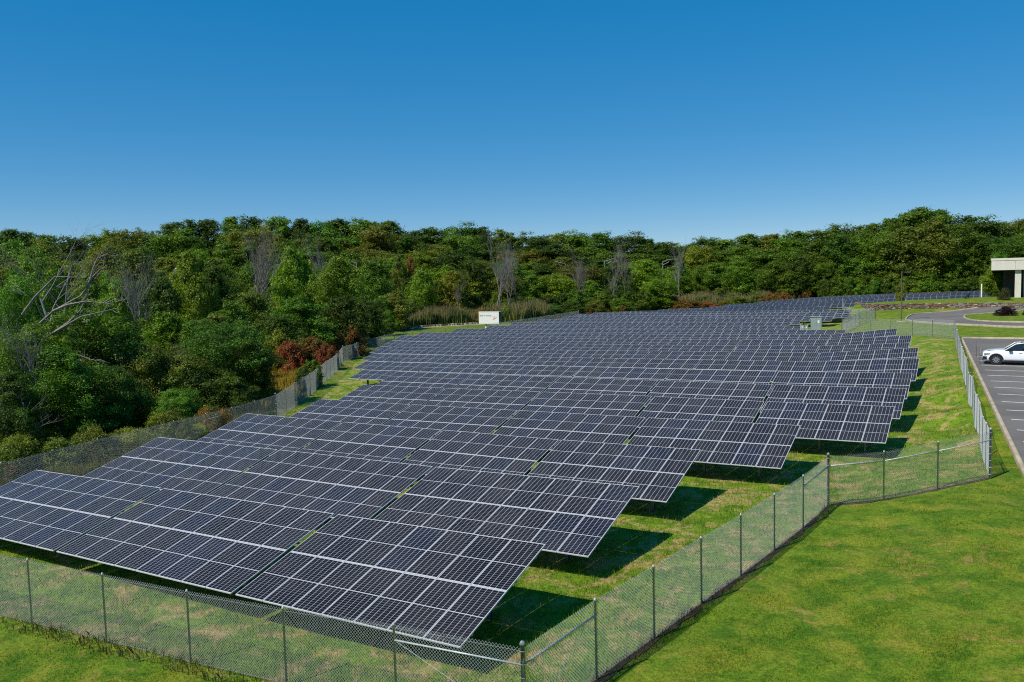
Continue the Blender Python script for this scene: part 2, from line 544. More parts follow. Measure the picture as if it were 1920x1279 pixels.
def blades(name, n, pick, hmin, hmax, wid, label):
    """n candidate roots in front of the camera, denser near it"""
    Y = 13.0 / (1 - rng.random(n) * (1 - 13.0 / 75.0))
    X = (rng.random(n) * 2 - 1) * (Y * 0.67 + 1.0)
    k = pick(X, Y)
    X, Y = X[k], Y[k]
    m = len(X)
    Z = gz(X, Y) + 0.0
    hh = (hmin + (hmax - hmin) * rng.random(m) ** 1.5) * (0.6 + 0.5 * np.sin(X * 1.1 + np.sin(Y * 0.9) * 2) ** 2)
    t = rng.random(m) * 6.283
    lean = rng.random(m) * 0.7
    lt = rng.random(m) * 6.283
    w = wid * (0.6 + 0.8 * rng.random(m)) * np.clip(Y / 22.0, 0.8, 2.6)
    dx, dy = np.cos(t) * w * 0.5, np.sin(t) * w * 0.5
    V = np.empty((m, 3, 3))
    V[:, 0] = np.stack([X - dx, Y - dy, Z - 0.02], -1)
    V[:, 1] = np.stack([X + dx, Y + dy, Z - 0.02], -1)
    V[:, 2] = np.stack([X + np.cos(lt) * lean * hh, Y + np.sin(lt) * lean * hh, Z + hh], -1)
    zn = np.repeat(zones(X, Y), 3, 0)
    var = np.repeat(rng.random(m), 3)
    o = obj(name, np_mesh(name, V.reshape(-1, 3), np.arange(m * 3).reshape(-1, 3), [m_blade], {'zone': zn, 'var': var}))
    tag(o, label, 'grass', kind='stuff')
    return o


def in_park(x, y):
    a = x * AX[0] + y * AX[1]; h = x * HX[0] + y * HX[1]
    return (h < 89.3) & (h > 20) & (a > 1.24 - (h - 37.7) * 0.07 - 0.25) & (h > 33)


def on_drive(x, y):
    return (y > 84) & (x > 52)


blades('lawn_grass', 420000, lambda x, y: (~inside(x, y, ARRAY)) & (~inside(x, y, WILD)) & ~in_park(x, y) & ~on_drive(x, y), 0.02, 0.085, 0.016, 'short mown green lawn grass outside the fence')
blades('rough_grass', 420000, lambda x, y: inside(x, y, ARRAY), 0.05, 0.19, 0.016, 'longer patchy green and straw grass inside the fence')

# ------------------------------------------------------------------ car park, kerbs, drive
m_asph, nt, p = new_mat('asphalt')
tc = nt.new('ShaderNodeNewGeometry').outputs['Position']
c = nt.mix(nt.ramp(nt.noise(tc, 0.25, 5, 0.6), 0.35, 0.65), (0.135, 0.12, 0.108), (0.18, 0.163, 0.148))
c = nt.mix(nt.ramp(nt.noise(tc, 45, 2), 0.3, 0.75, 0, 0.5), c, (0.095, 0.086, 0.08))
c = nt.mix(nt.ramp(nt.noise(tc, 0.8, 4, 0.7, 1.5), 0.66, 0.74, 0, 0.55), c, (0.055, 0.05, 0.05))
nt.link(c, p.inputs['Base Color']); p.inputs['Roughness'].default_value = 0.88
m_kerb = simple_mat('kerb_concrete', (0.4, 0.33, 0.23), 0.85, var=0.2, scale=1.5, bump=0.2)
m_paint = simple_mat('road_paint', (0.74, 0.74, 0.72), 0.7, var=0.12, scale=5)

hh = np.linspace(24, 89, 66)
aa = np.linspace(0, 1, 30)
PH, PA = np.meshgrid(hh, aa, indexing='ij')
ka = 1.24 - (PH - 37.7) * 0.07
pa = ka + PA * (46 - ka)
V = np.stack([AX[0] * pa + HX[0] * PH, AX[1] * pa + HX[1] * PH, park_z(PH)], -1).reshape(-1, 3)
ii = np.arange(V.shape[0]).reshape(len(hh), len(aa))
car_park = obj('car_park', np_mesh('car_park', V, np.stack([ii[:-1, :-1], ii[:-1, 1:], ii[1:, 1:], ii[1:, :-1]], -1).reshape(-1, 4), [m_asph]))
tag(car_park, 'grey asphalt car park with white bay lines', kind='structure')
lm = MB().box(0, 5.5, -0.055, 0.055, 0.0, 0.004).mesh('parking_line', m_paint)
for i in range(11):
    h = 39.8 + 2.66 * i
    a0 = kerb_a(h) + 0.45
    x, y = AX * a0 + HX * h
    obj('parking_line', lm, car_park, matrix=Matrix.Translation((x, y, park_z(h) + 0.004)) @ Matrix.Rotation(-PSI, 4, 'Z'))
h0 = 39.8 + 2.66 * 11
for i, (ha, hb, sa, la) in enumerate(((h0, h0, 0.4, 5.5), (h0 + 2.7, h0 + 2.7, 0.4, 5.5), (h0 + 5.3, h0 + 5.3, 0.4, 5.5), (h0 + 2.75, h0 + 3.9, 0.6, 3), (h0 + 2.75, h0 + 4.7, 1.9, 3.4), (h0 + 3.3, h0 + 5.2, 3.0, 2.4))):
    a0 = kerb_a(ha) + sa
    ang = math.atan2(hb - ha, la)
    x, y = AX * a0 + HX * ha
    ob = obj('parking_line', lm, car_park, matrix=Matrix.Translation((x, y, park_z(ha) + 0.006)) @ Matrix.Rotation(-PSI + ang, 4, 'Z') @ Matrix.Diagonal((la / 5.5, 1, 1, 1)))


def sweep(pts, prof, closed=False):
    """sweep a profile of (offset to the left, height) along ground points"""
    pts = [np.array(q, float) for q in pts]
    n = len(pts); V = []
    for i in range(n):
        a = pts[(i - 1) % n] if (closed or i > 0) else pts[i]
        b_ = pts[(i + 1) % n] if (closed or i < n - 1) else pts[i]
        t = (b_ - a)[:2]; t /= np.linalg.norm(t) + 1e-9
        nn = np.array([-t[1], t[0]])
        for o_, z_ in prof:
            V.append((pts[i][0] + nn[0] * o_, pts[i][1] + nn[1] * o_, pts[i][2] + z_))
    k = len(prof); F = []
    for i in range(n if closed else n - 1):
        j = (i + 1) % n
        for q in range(k - 1):
            F.append((i * k + q, j * k + q, j * k + q + 1, i * k + q + 1))
    return np.array(V), np.array(F)


def smooth_line(pts, n):
    """Catmull-Rom resample"""
    pts = np.array(pts, float)
    P = np.vstack([2 * pts[0] - pts[1], pts, 2 * pts[-1] - pts[-2]])
    out = []
    for t in np.linspace(0, len(pts) - 1 - 1e-6, n):
        i = int(t); u = t - i
        p0, p1, p2, p3 = P[i:i + 4]
        out.append(0.5 * ((2 * p1) + (-p0 + p2) * u + (2 * p0 - 5 * p1 + 4 * p2 - p3) * u * u + (-p0 + 3 * p1 - 3 * p2 + p3) * u ** 3))
    return np.array(out)


KPROF = [(0.0, -0.1), (0.0, 0.13), (0.03, 0.15), (0.16, 0.15), (0.18, 0.1), (0.18, -0.1)]
kp = [(*(AX * kerb_a(h) + HX * h), park_z(h)) for h in np.linspace(24, 89, 30)]
kp2 = [(*(AX * a + HX * 89.0), park_z(89)) for a in np.linspace(kerb_a(89), 46, 20)]
V, F = sweep(kp + kp2[1:], [(o_, z_) for o_, z_ in KPROF])
kerb = obj('kerb', np_mesh('kerb', V, F, [m_kerb])); tag(kerb, 'pale concrete kerb round the car park', kind='structure')

UP = smooth_line([(54.2, 108.1), (55.1, 110.9), (58.9, 116.7), (63.5, 120), (69.3, 121.9), (74.1, 121.0), (90, 116), (125, 100)], 60)
LO = smooth_line([(54.2, 108.1), (53.6, 105.5), (53.4, 102.5), (53.6, 97), (54.6, 92), (56.5, 87), (70, 78), (115, 60)], 60)
W = np.linspace(0, 1, 16)[None, :, None]
D = UP[:, None, :] * (1 - W) + LO[:, None, :] * W
dz = gz(D[..., 0], D[..., 1]) + 0.07
V = np.concatenate([D, dz[..., None]], -1).reshape(-1, 3)
ii = np.arange(60 * 16).reshape(60, 16)
drive = obj('drive', np_mesh('drive', V, np.stack([ii[:-1, :-1], ii[:-1, 1:], ii[1:, 1:], ii[1:, :-1]], -1).reshape(-1, 4), [m_asph]))
tag(drive, 'asphalt drive looping in front of the office building', kind='structure')
for nm, cv, sg in (('upper', UP, 1), ('lower', LO, -1)):
    V, F = sweep([(x, y, g1(x, y) + 0.07) for x, y in cv], [(o_ * sg, z_ * 0.95) for o_, z_ in KPROF])
    obj('drive_kerb', np_mesh('drive_kerb', V, F, [m_kerb]), drive)
ISL = smooth_line([(62.4, 109.5), (65.5, 113.8), (70.5, 115.2), (76, 114), (90, 108), (92, 100), (80, 94.5), (68, 93.6), (61.7, 95.9), (59.6, 100.2), (60.2, 104.6), (62.4, 109.5)], 50)[:-1]
cen = ISL.mean(0)
V = [(cen[0], cen[1], g1(*cen) + 0.32)]
for s_, up in ((0.5, 0.28), (0.85, 0.2), (1.0, 0.16)):
    for q in ISL:
        w_ = cen + (q - cen) * s_
        V.append((w_[0], w_[1], g1(*w_) + up))
n_ = len(ISL)
F3 = np.array([(0, 1 + i, 1 + (i + 1) % n_) for i in range(n_)])
F4 = np.array([(1 + r * n_ + i, 1 + (r + 1) * n_ + i, 1 + (r + 1) * n_ + (i + 1) % n_, 1 + r * n_ + (i + 1) % n_) for r in range(2) for i in range(n_)])
V = np.array(V)
isl = obj('traffic_island', np_mesh('traffic_island', V, [F3, F4], [m_ground], {'zone': zones(V[:, 0], V[:, 1])}))
tag(isl, 'oval grass island in the drive', kind='structure')
V, F = sweep([(x, y, g1(x, y) + 0.07) for x, y in ISL], [(o_, z_ * 0.95) for o_, z_ in KPROF], closed=True)
obj('island_kerb', np_mesh('island_kerb', V, F, [m_kerb]), isl)

# ------------------------------------------------------------------ solar tables
m_frame = simple_mat('anodised_aluminium', (0.66, 0.66, 0.67), 0.45, metal=0.1, spec=0.5)
m_steel = simple_mat('galvanised_steel', (0.2, 0.21, 0.21), 0.5, metal=0.6, var=0.2, scale=6)
m_back = simple_mat('backsheet', (0.6, 0.61, 0.62), 0.7)
m_cell, nt, p = new_mat('solar_glass')
tc = nt.new('ShaderNodeTexCoord').outputs['Object']
sp = nt.new('ShaderNodeSeparateXYZ'); nt.link(tc, sp.inputs[0])
PW, PL = 1.043, 2.10


def near_line(c, pitch, off, half):
    t = nt.math('DIVIDE', nt.math('SUBTRACT', c, off), pitch)
    f = nt.math('SUBTRACT', t, nt.math('ROUND', t))
    d = nt.math('MULTIPLY', nt.math('ABSOLUTE', f), pitch)
    return nt.math('LESS_THAN', d, half)


colw = (PW - 0.03) / 6
roww = (PL / 2 - 0.045) / 12
lx = near_line(sp.outputs[0], colw, 0.015 - PW / 2, 0.0046)
ym = nt.math('ABSOLUTE', sp.outputs[1])
ly = near_line(ym, roww, 0.012, 0.003)
lmid = nt.math('LESS_THAN', ym, 0.013)
edge = nt.math('GREATER_THAN', ym, PL / 2 - 0.026)
ex = nt.math('GREATER_THAN', nt.math('ABSOLUTE', sp.outputs[0]), PW / 2 - 0.0165)
oi = nt.new('ShaderNodeObjectInfo')
cellc = nt.mix(oi.outputs['Random'], (0.008, 0.008, 0.013), (0.013, 0.0135, 0.019))
cellc = nt.mix(nt.math('GREATER_THAN', oi.outputs['Random'], 0.8), cellc, (0.009, 0.012, 0.025))
c = nt.mix(ly, cellc, (0.2, 0.205, 0.23))
c = nt.mix(nt.math('MAXIMUM', lx, nt.math('MAXIMUM', edge, ex)), c, (0.5, 0.51, 0.54))
c = nt.mix(lmid, c, (0.46, 0.47, 0.5))
dirt = nt.noise(nt.new('ShaderNodeNewGeometry').outputs['Position'], 0.7, 4, 0.6)
c = nt.mix(nt.ramp(dirt, 0.35, 0.8, 0.0, 0.035), c, (0.4, 0.38, 0.34))
nt.link(c, p.inputs['Base Color'])
nt.link(nt.ramp(dirt, 0.2, 0.8, 0.09, 0.2), p.inputs['Roughness'])
p.inputs['IOR'].default_value = 1.33
p.inputs['Specular IOR Level'].default_value = 0.13


def module_geo(mb, ox=0.0, oy=0.0, z=0.0):
    w, l, t, fr = PW / 2, PL / 2, 0.035, 0.009
    mb.poly([(ox - w + fr, oy - l + fr, z), (ox + w - fr, oy - l + fr, z), (ox + w - fr, oy + l - fr, z), (ox - w + fr, oy + l - fr, z)], 0)
    o_ = [(-w, -l), (w, -l), (w, l), (-w, l)]
    i_ = [(-w + fr, -l + fr), (w - fr, -l + fr), (w - fr, l - fr), (-w + fr, l - fr)]
    for k in range(4):
        k2 = (k + 1) % 4
        mb.poly([(ox + o_[k][0], oy + o_[k][1], z + 0.002), (ox + o_[k2][0], oy + o_[k2][1], z + 0.002), (ox + i_[k2][0], oy + i_[k2][1], z + 0.002), (ox + i_[k][0], oy + i_[k][1], z + 0.002)], 1)
        mb.poly([(ox + o_[k][0], oy + o_[k][1], z + 0.002), (ox + o_[k][0], oy + o_[k][1], z - t), (ox + o_[k2][0], oy + o_[k2][1], z - t), (ox + o_[k2][0], oy + o_[k2][1], z + 0.002)], 1)
    mb.poly([(ox - w, oy - l, z - t), (ox - w, oy + l, z - t), (ox + w, oy + l, z - t), (ox + w, oy - l, z - t)], 2)


mb = MB(); module_geo(mb)
me_module = mb.mesh('solar_module', [m_cell, m_frame, m_back])
me_purlin = MB().box(-0.5, 0.5, -0.035, 0.035, -0.07, 0.0).mesh('purlin', m_steel)
me_rafter = MB().box(-0.04, 0.04, 0.25, 3.95, -0.1, 0.0).mesh('rafter', m_steel)
mb = MB()
for q in ((-0.05, 0.05, -0.075, -0.068), (-0.05, 0.05, 0.068, 0.075), (-0.004, 0.004, -0.068, 0.068)):
    mb.box(q[0], q[1], q[2], q[3], 0, 1)
me_post = mb.mesh('post', m_steel)
# far tables: modules drawn together
m_far, nt2, p2 = new_mat('solar_glass_far')
far_cache = {}


def far_mesh(n):
    if n not in far_cache:
        mb = MB()
        for i in range(n):
            for j in (0, 1):
                module_geo(mb, (i + 0.5 - n / 2) * MW, (j + 0.5) * ML)
        far_cache[n] = mb.mesh('module_field', [m_farcell, m_frame, m_back])
    return far_cache[n]


m_farcell = m_far
oi2 = nt2.new('ShaderNodeObjectInfo')
nt2.link(nt2.mix(oi2.outputs['Random'], (0.032, 0.033, 0.04), (0.044, 0.045, 0.052)), p2.inputs['Base Color'])
p2.inputs['Roughness'].default_value = 0.16
p2.inputs['IOR'].default_value = 1.33
p2.inputs['Specular IOR Level'].default_value = 0.13

FIRST = {1: [7, 8, 8], 2: [8, 8, 8], 3: [6, 6, 6, 7], 4: [7, 7, 7, 7], 5: [6, 6, 7, 7], 6: [7, 7, 7, 7, 7], 7: [8, 7, 7, 7, 7, 7], 8: [7], 9: [7], 10: [7], 11: [7], 12: [6]}
n_tables = 0
for k, prof in ROWS:
    d0 = ROW0 + ROWP * (k - 1)
    ss = np.array([q[0] for q in prof]); zz = np.array([q[1] for q in prof])
    s1 = ss[-1]
    plan = []
    first = list(FIRST.get(k, []))
    gap = 0.17
    while s1 - ss[0] > 1.6:
        room = s1 - ss[0]
        n = first.pop(0) if first else (8 if (k + len(plan)) % 3 == 0 else 7)
        n = min(n, int(round(room / MW)))
        if not first and 0 < room / MW - n < 3 and n + 3 <= 9:
            n = int(round(room / MW))
        s0 = s1 - n * MW
        plan.append((s0, s1, n))
        s1 = s0 - gap
    far = k >= 20
    for t_i, (s0, s1_, n) in enumerate(plan):
        sc = (s0 + s1_) / 2
        zl, zr = float(np.interp(s0, ss, zz)), float(np.interp(s1_, ss, zz))
        zc = (zl + zr) / 2
        slope = math.atan2(zr - zl, s1_ - s0)
        x, y = row_pt(sc, d0)
        zg = g1(x, y)
        rt = empty('solar_table', (x, y, zg), -PSI)
        where = 'front row' if k == 1 else '%s row from the front' % ordinal(k) if k < 28 else 'farthest row'
        pos = 'rightmost' if t_i == 0 else ('leftmost' if t_i == len(plan) - 1 else ordinal(t_i + 1) + ' from the right end')
        tag(rt, '%s-column solar panel table, %s of the %s' % (['one','two','three','four','five','six','seven','eight','nine','ten'][n - 1], pos, where), 'solar panels', 'solar panel tables in rows behind the fence')
        n_tables += 1
        base = Matrix.Translation((0, 0, zc - zg)) @ Matrix.Rotation(-slope, 4, 'Y') @ Matrix.Rotation(TAU, 4, 'X')
        if far:
            o = obj('module_field', far_mesh(n), rt, matrix=base); o['kind'] = 'stuff'
        else:
            for i in range(n):
                for j in (0, 1):
                    jig = (random.random() - 0.5) * 0.006
                    obj('solar_module', me_module, rt, matrix=base @ Matrix.Translation(((i + 0.5 - n / 2) * MW, (j + 0.5) * ML, jig)) @ Matrix.Rotation((random.random() - 0.5) * 0.006, 4, 'X') @ Matrix.Rotation((random.random() - 0.5) * 0.006, 4, 'Y'))
        if k <= 12 or (k >= 24):
            for yy in (0.55, 1.6, 2.65, 3.7):
                obj('purlin', me_purlin, rt, matrix=base @ Matrix.Translation((0, yy, -0.037)) @ Matrix.Diagonal((n * MW - 0.06, 1, 1, 1)))
        np_ = 3 if n >= 6 else 2
        for i in range(np_):
            px_ = (i + 0.5 - np_ / 2) * (n * MW) / np_
            if k <= 12:
                obj('rafter', me_rafter, rt, matrix=base @ Matrix.Translation((px_, 0, -0.109)))
            for yy in (1.4, 3.2):
                top = base @ Vector((px_, yy, -0.2))
                wx = Vector((x, y, 0)) + Matrix.Rotation(-PSI, 3, 'Z') @ Vector((top.x, top.y, 0))
                zb = g1(wx.x, wx.y) - zg - 0.15
                if k <= 19 and (k <= 8 or yy < 2) or k >= 24:
                    obj('post', me_post, rt, matrix=Matrix.Translation((top.x, top.y, zb)) @ Matrix.Diagonal((1, 1, top.z - zb, 1)))
print('tables', n_tables)

# ------------------------------------------------------------------ chain-link fences
m_wire = simple_mat('galvanised_wire', (0.36, 0.39, 0.38), 0.5, metal=0.0, var=0.12, scale=8)
m_tube = simple_mat('galvanised_tube', (0.42, 0.46, 0.46), 0.42, metal=0.15, var=0.15, scale=10)
FH = 1.83


def post_mesh(r, hgt, name):
    mb = MB()
    mb.lathe([(r, -0.25), (r, hgt), (r * 1.25, hgt), (r * 1.25, hgt + 0.02), (r * 0.9, hgt + 0.05), (r * 0.3, hgt + 0.065)], 8)
    return mb.mesh(name, m_tube, True)


me_line_post = post_mesh(0.027, FH + 0.0, 'line_post')
mb = MB()
r_ = 0.046
mb.lathe([(r_, -0.25), (r_, FH + 0.08), (r_ * 1.25, FH + 0.08), (r_ * 1.25, FH + 0.11), (r_ * 0.9, FH + 0.15), (r_ * 0.2, FH + 0.17)], 12)
for zb in np.linspace(0.15, FH - 0.05, 7):
    mb.lathe([(r_ + 0.009, zb), (r_ + 0.009, zb + 0.025)], 10)
me_end_post = mb.mesh('terminal_post', m_tube, True)


def wire_prisms(P0, P1, r):
    """straight three-sided wires between point arrays"""
    d = P1 - P0; d /= np.linalg.norm(d, axis=1, keepdims=True)
    ref = np.tile([0.3, 0.5, 0.81], (len(d), 1))
    x = np.cross(d, ref); x /= np.linalg.norm(x, axis=1, keepdims=True)
    y = np.cross(d, x)
    V = np.empty((len(d), 6, 3))
    for k in range(3):
        t = 2 * math.pi * k / 3
        off = (x * math.cos(t) + y * math.sin(t)) * r
        V[:, k] = P0 + off; V[:, 3 + k] = P1 + off
    b = np.arange(len(d))[:, None] * 6
    F = np.concatenate([b + np.array([[k, 3 + k, 3 + (k + 1) % 3, (k + 1) % 3]]) for k in range(3)], 0)
    return V.reshape(-1, 3), F


def chain_link(A, B, pitch=0.078, r=0.0033, hgt=FH):
    """diamond mesh between the feet A and B of two posts (fence-local coordinates)"""
    A, B = np.array(A, float), np.array(B, float)
    L = np.linalg.norm((B - A)[:2])
    z0, z1 = 0.03, hgt - 0.01
    H = z1 - z0
    n = max(2, int(round((L + H) / pitch)))
    segs = []
    for sgn in (1, -1):
        for i in range(n + 1):
            u0 = -H + (i + 0.5) * (L + H) / n            # at the foot for rising wires
            a_u, a_z, b_u, b_z = u0, 0.0, u0 + H, H
            if a_u < 0: a_z = -a_u; a_u = 0.0
            if b_u > L: b_z = H - (b_u - L); b_u = L
            if b_u - a_u < 0.02: continue
            if sgn < 0: a_u, b_u = L - a_u, L - b_u
            top = 0.035 if b_z >= H - 1e-6 else 0.0
            segs.append((a_u, a_z, b_u, b_z + top))
    S = np.array(segs)
    t0, t1 = S[:, 0] / L, S[:, 2] / L
    off = np.array([-(B - A)[1], (B - A)[0]]) / L
    wob = 0.004
    P0 = A + (B - A) * t0[:, None]; P0[:, 2] += z0 + S[:, 1]
    P1 = A + (B - A) * t1[:, None]; P1[:, 2] += z0 + S[:, 3]
    k = len(S) // 2
    P0[:k, :2] += off * wob; P1[:k, :2] += off * wob; P0[k:, :2] -= off * wob; P1[k:, :2] -= off * wob
    V, F = wire_prisms(P0, P1, r)
    # tension wires top and bottom
    V2, F2 = wire_prisms(np.array([A + [0, 0, hgt - 0.05], A + [0, 0, 0.06]]), np.array([B + [0, 0, hgt - 0.05], B + [0, 0, 0.06]]), r * 1.2)
    return np.vstack([V, V2]), np.vstack([F, F2 + len(V)])


def resample(pts, step):
    out = [np.array(pts[0], float)]; corner = [True]
    for a, b in zip(pts[:-1], pts[1:]):
        a, b = np.array(a, float), np.array(b, float)
        n = max(1, int(round(np.linalg.norm(b - a) / step)))
        for i in range(1, n + 1):
            out.append(a + (b - a) * i / n); corner.append(i == n)
    return out, corner


def fence(pts, step, label, rails=(), corners='ends', smooth_posts=False, pitch=0.078, wr=0.0033, braces=(), midrail=None):
    P, cor = resample(pts, step)
    if corners == 'ends':
        cor = [i in (0, len(P) - 1) for i in range(len(P))]
    org = np.array([P[0][0], P[0][1], g1(*P[0])])
    rt = empty('chain_link_fence', org)
    tag(rt, label, 'fence', 'chain-link fence runs round the solar field')
    feet = []
    for q, c_ in zip(P, cor):
        f = np.array([q[0], q[1], g1(*q)]) - org
        feet.append(f)
        obj('terminal_post' if c_ else 'line_post', me_end_post if c_ else me_line_post, rt, loc=f)
    for i in range(len(feet) - 1):
        V, F = chain_link(feet[i], feet[i + 1], pitch, wr)
        obj('mesh_panel', np_mesh('mesh_panel', V, F, [m_wire]), rt)
        if i in rails:
            hgt = FH * 0.82
            a, b = feet[i] + [0, 0, hgt], feet[i + 1] + [0, 0, hgt]
            obj('brace_rail', MB().tube([a, b], 0.021, 8).mesh('brace_rail', m_tube, True), rt)
            if i in braces:
                lo, hi = (feet[i], feet[i + 1]) if braces[i] > 0 else (feet[i + 1], feet[i])
                obj('truss_rod', MB().tube([lo + [0, 0, 0.15], hi + [0, 0, hgt]], 0.006, 5).mesh('truss_rod', m_tube), rt)
    return rt, feet


front_pts = [row_pt(-38.4, 12.3), row_pt(-7.85, 12.95)]
C0 = (0.05, 15.15)
fence([(-24.5, 26.7), C0], 2.98, 'grey chain-link fence along the front of the panels at the bottom left', rails=(8,), braces={8: -1})
fence([C0, (11.5, 28.8)], 2.57, 'grey chain-link fence slanting up from the near corner post past the row ends', rails=(0, 6), braces={0: 1, 6: -1})
fence([(11.5, 28.8), (18.3, 30.2)], 2.3, 'short grey chain-link fence run between the two right-hand corner posts', rails=(0, 1, 2))
fence([(18.3, 30.2), (25.5, 43.8), (35, 62), (44.2, 79.3)], 2.5, 'grey chain-link fence along the car park kerb', rails=(0, 20))
fence([(44.2, 79.3), (44.4, 88), (43.4, 96), (42.0, 101)], 3.6, 'chain-link fence between the panels and the far lawn, ending by the utility cabinet', rails=(0,))
fence([(42.0, 101), (49.2, 112.5), (52.6, 115.0)], 3.2, 'chain-link fence in front of the stone wall by the lamp post', rails=())
fence([(52.6, 115.0), (53.5, 128), (57, 137)], 3.4, 'chain-link fence running back from the stone wall to the far rows')
fence([(-24.5, 26.7), (-23.1, 35.3), (-21.3, 40.2), (-18.5, 47.4), (-16.5, 54.8)], 3.0, 'shaded chain-link fence at the left ends of the front rows, below the dark bushes', rails=(8,))
fence([(-16.5, 54.8), (-17.1, 64.5), (-18.1, 77), (-19.6, 91.8)], 3.0, 'bright chain-link fence beside the yellow meadow on the left')
fence([(-19.6, 91.8), (-18.9, 100.8)], 3.0, 'short chain-link fence run in front of the red sumac bush')
fence([(-18.9, 100.8), (-17.4, 109), (-14.7, 117.2), (-10.1, 121.0), (-3.5, 126), (3.5, 137), (13, 153.5)], 3.4, 'far chain-link fence behind the left ends of the rows, passing the sign')

# bare soil strip below the slanting fence
m_soil = simple_mat('soil', (0.075, 0.05, 0.03), 0.95, var=0.5, scale=3, bump=0.8)


def ribbon(name, pts, w0, w1, up, mat, step=0.4):
    P, _ = resample(pts, step)
    V = []
    for i, q in enumerate(P):
        a = P[max(i - 1, 0)]; b = P[min(i + 1, len(P) - 1)]
        t = (b - a) / (np.linalg.norm(b - a) + 1e-9); nn = np.array([t[1], -t[0]])
        j0, j1 = rng.random() * 0.12, rng.random() * 0.14
        for w_ in (w0 - j0, (w0 + w1) / 2, w1 + j1):
            e = q + nn * w_
            V.append((e[0], e[1], g1(*e) + up))
    F = [(3 * i + k, 3 * i + k + 1, 3 * i + 4 + k, 3 * i + 3 + k) for i in range(len(P) - 1) for k in (0, 1)]
    return obj(name, np_mesh(name, np.array(V), np.array(F), [mat], smooth=True))


tag(ribbon('soil_strip', [C0, (11.5, 28.8)], -0.04, 0.07, 0.015, m_soil), 'narrow strip of bare dark soil below the slanting fence', kind='structure')
tag(ribbon('soil_strip', [(11.5, 28.8), (18.3, 30.2)], -0.04, 0.03, 0.015, m_soil), 'narrow strip of bare soil below the short right-hand fence', kind='structure')

# ------------------------------------------------------------------ stone wall above the drive
m_mortar = simple_mat('wall_core', (0.14, 0.115, 0.09), 0.95)
stone_mats = [simple_mat('stone_%s' % n_, c_, 0.9, var=0.3, scale=2.5, bump=0.4) for n_, c_ in
              (('buff', (0.26, 0.2, 0.14)), ('grey', (0.23, 0.21, 0.19)), ('rust', (0.2, 0.105, 0.065)), ('brown', (0.14, 0.095, 0.065)), ('pale', (0.38, 0.34, 0.28)))]
WL = smooth_line([(60.6, 140), (59.4, 136), (58.2, 131), (58.6, 127.6), (62, 127.0), (67, 125.0), (72, 121.6), (76, 118.4), (79, 116.2)], 90)
wall = empty('stone_wall', (WL[0][0], WL[0][1], g1(*WL[0])))
tag(wall, 'low dry-stone retaining wall of mixed brown and grey stones below the upper lawn', 'wall')
ox, oy, oz = wall.location
top_of = lambda t: np.interp(t, [0, 0.3, 0.6, 0.85, 1.0], [3.2, 3.3, 3.32, 3.36, 3.4])
core_V, core_F = [], []
acc = np.concatenate([[0], np.cumsum(np.linalg.norm(np.diff(WL, axis=0), axis=1))])
tot = acc[-1]
stones = [[] for _ in stone_mats]
rs = random.Random(3)


def wall_at(d):
    x = np.interp(d, acc, WL[:, 0]); y = np.interp(d, acc, WL[:, 1])
    x2 = np.interp(min(d + 0.1, tot), acc, WL[:, 0]); y2 = np.interp(min(d + 0.1, tot), acc, WL[:, 1])
    x1 = np.interp(max(d - 0.1, 0), acc, WL[:, 0]); y1 = np.interp(max(d - 0.1, 0), acc, WL[:, 1])
    t = np.array([x2 - x1, y2 - y1]); t /= np.linalg.norm(t)
    return np.array([x, y]), t, np.array([t[1], -t[0]])        # point, tangent, outward (camera side)


def base_of(d):
    q, t, n_ = wall_at(d)
    return g1(*(q + n_ * 0.9))


big = []
small = MB()
d = 0.0
zlow = np.array([base_of(q) for q in np.linspace(0, tot, 60)])
course = 0.17
for ci in range(10):
    d = rs.random() * 0.4
    while d < tot - 0.3:
        L = 0.22 + rs.random() * 0.45
        L = min(L, tot - d)
        dm = d + L / 2
        zt = float(top_of(dm / tot)) + 0.06
        zb = float(np.interp(dm, np.linspace(0, tot, 60), zlow)) - 0.1
        z1 = zt - ci * course; z0 = z1 - course + 0.025
        if z1 - 0.05 > zb:
            big.append((dm, L - 0.03, z0, z1))
        d += L
shapes = []
for k_ in range(6):
    mbs = MB().box(-0.5, 0.5, -0.2, 0.2, -0.5, 0.5)
    mbs.v = [(x + rs.uniform(-.06, .06), y + rs.uniform(-.05, .05), z + rs.uniform(-.07, .07)) for x, y, z in mbs.v]
    shapes.append([(mbs.mesh('stone', m_)) for m_ in stone_mats])
parts_left = 300
rest = [MB() for _ in stone_mats]
order = sorted(big, key=lambda q: -q[1])
for i, (dm, L, z0, z1) in enumerate(order):
    q, t, n_ = wall_at(dm)
    ang = math.atan2(t[1], t[0])
    mi = rs.choices(range(5), (3, 3, 4, 3, 1.4))[0]
    M = Matrix.Translation((q[0] - ox + n_[0] * rs.uniform(0, .06), q[1] - oy + n_[1] * rs.uniform(0, .06), (z0 + z1) / 2 - oz)) @ Matrix.Rotation(ang, 4, 'Z') @ Matrix.Diagonal((L, 1, z1 - z0, 1))
    if i < parts_left:
        obj('stone', rs.choice(shapes)[mi], wall, matrix=M)
    else:
        sh = rs.choice(shapes)[mi]
        r_ = rest[mi]; b0 = len(r_.v)
        r_.v += [tuple(M @ v_.co) for v_ in sh.vertices]
        for pl in sh.polygons:
            r_.f.append([b0 + j for j in pl.vertices]); r_.m.append(0)
for r_, m_ in zip(rest, stone_mats):
    if r_.v:
        obj('stone_courses', r_.mesh('stone_courses', m_), wall)['kind'] = 'stuff'
mb = MB()
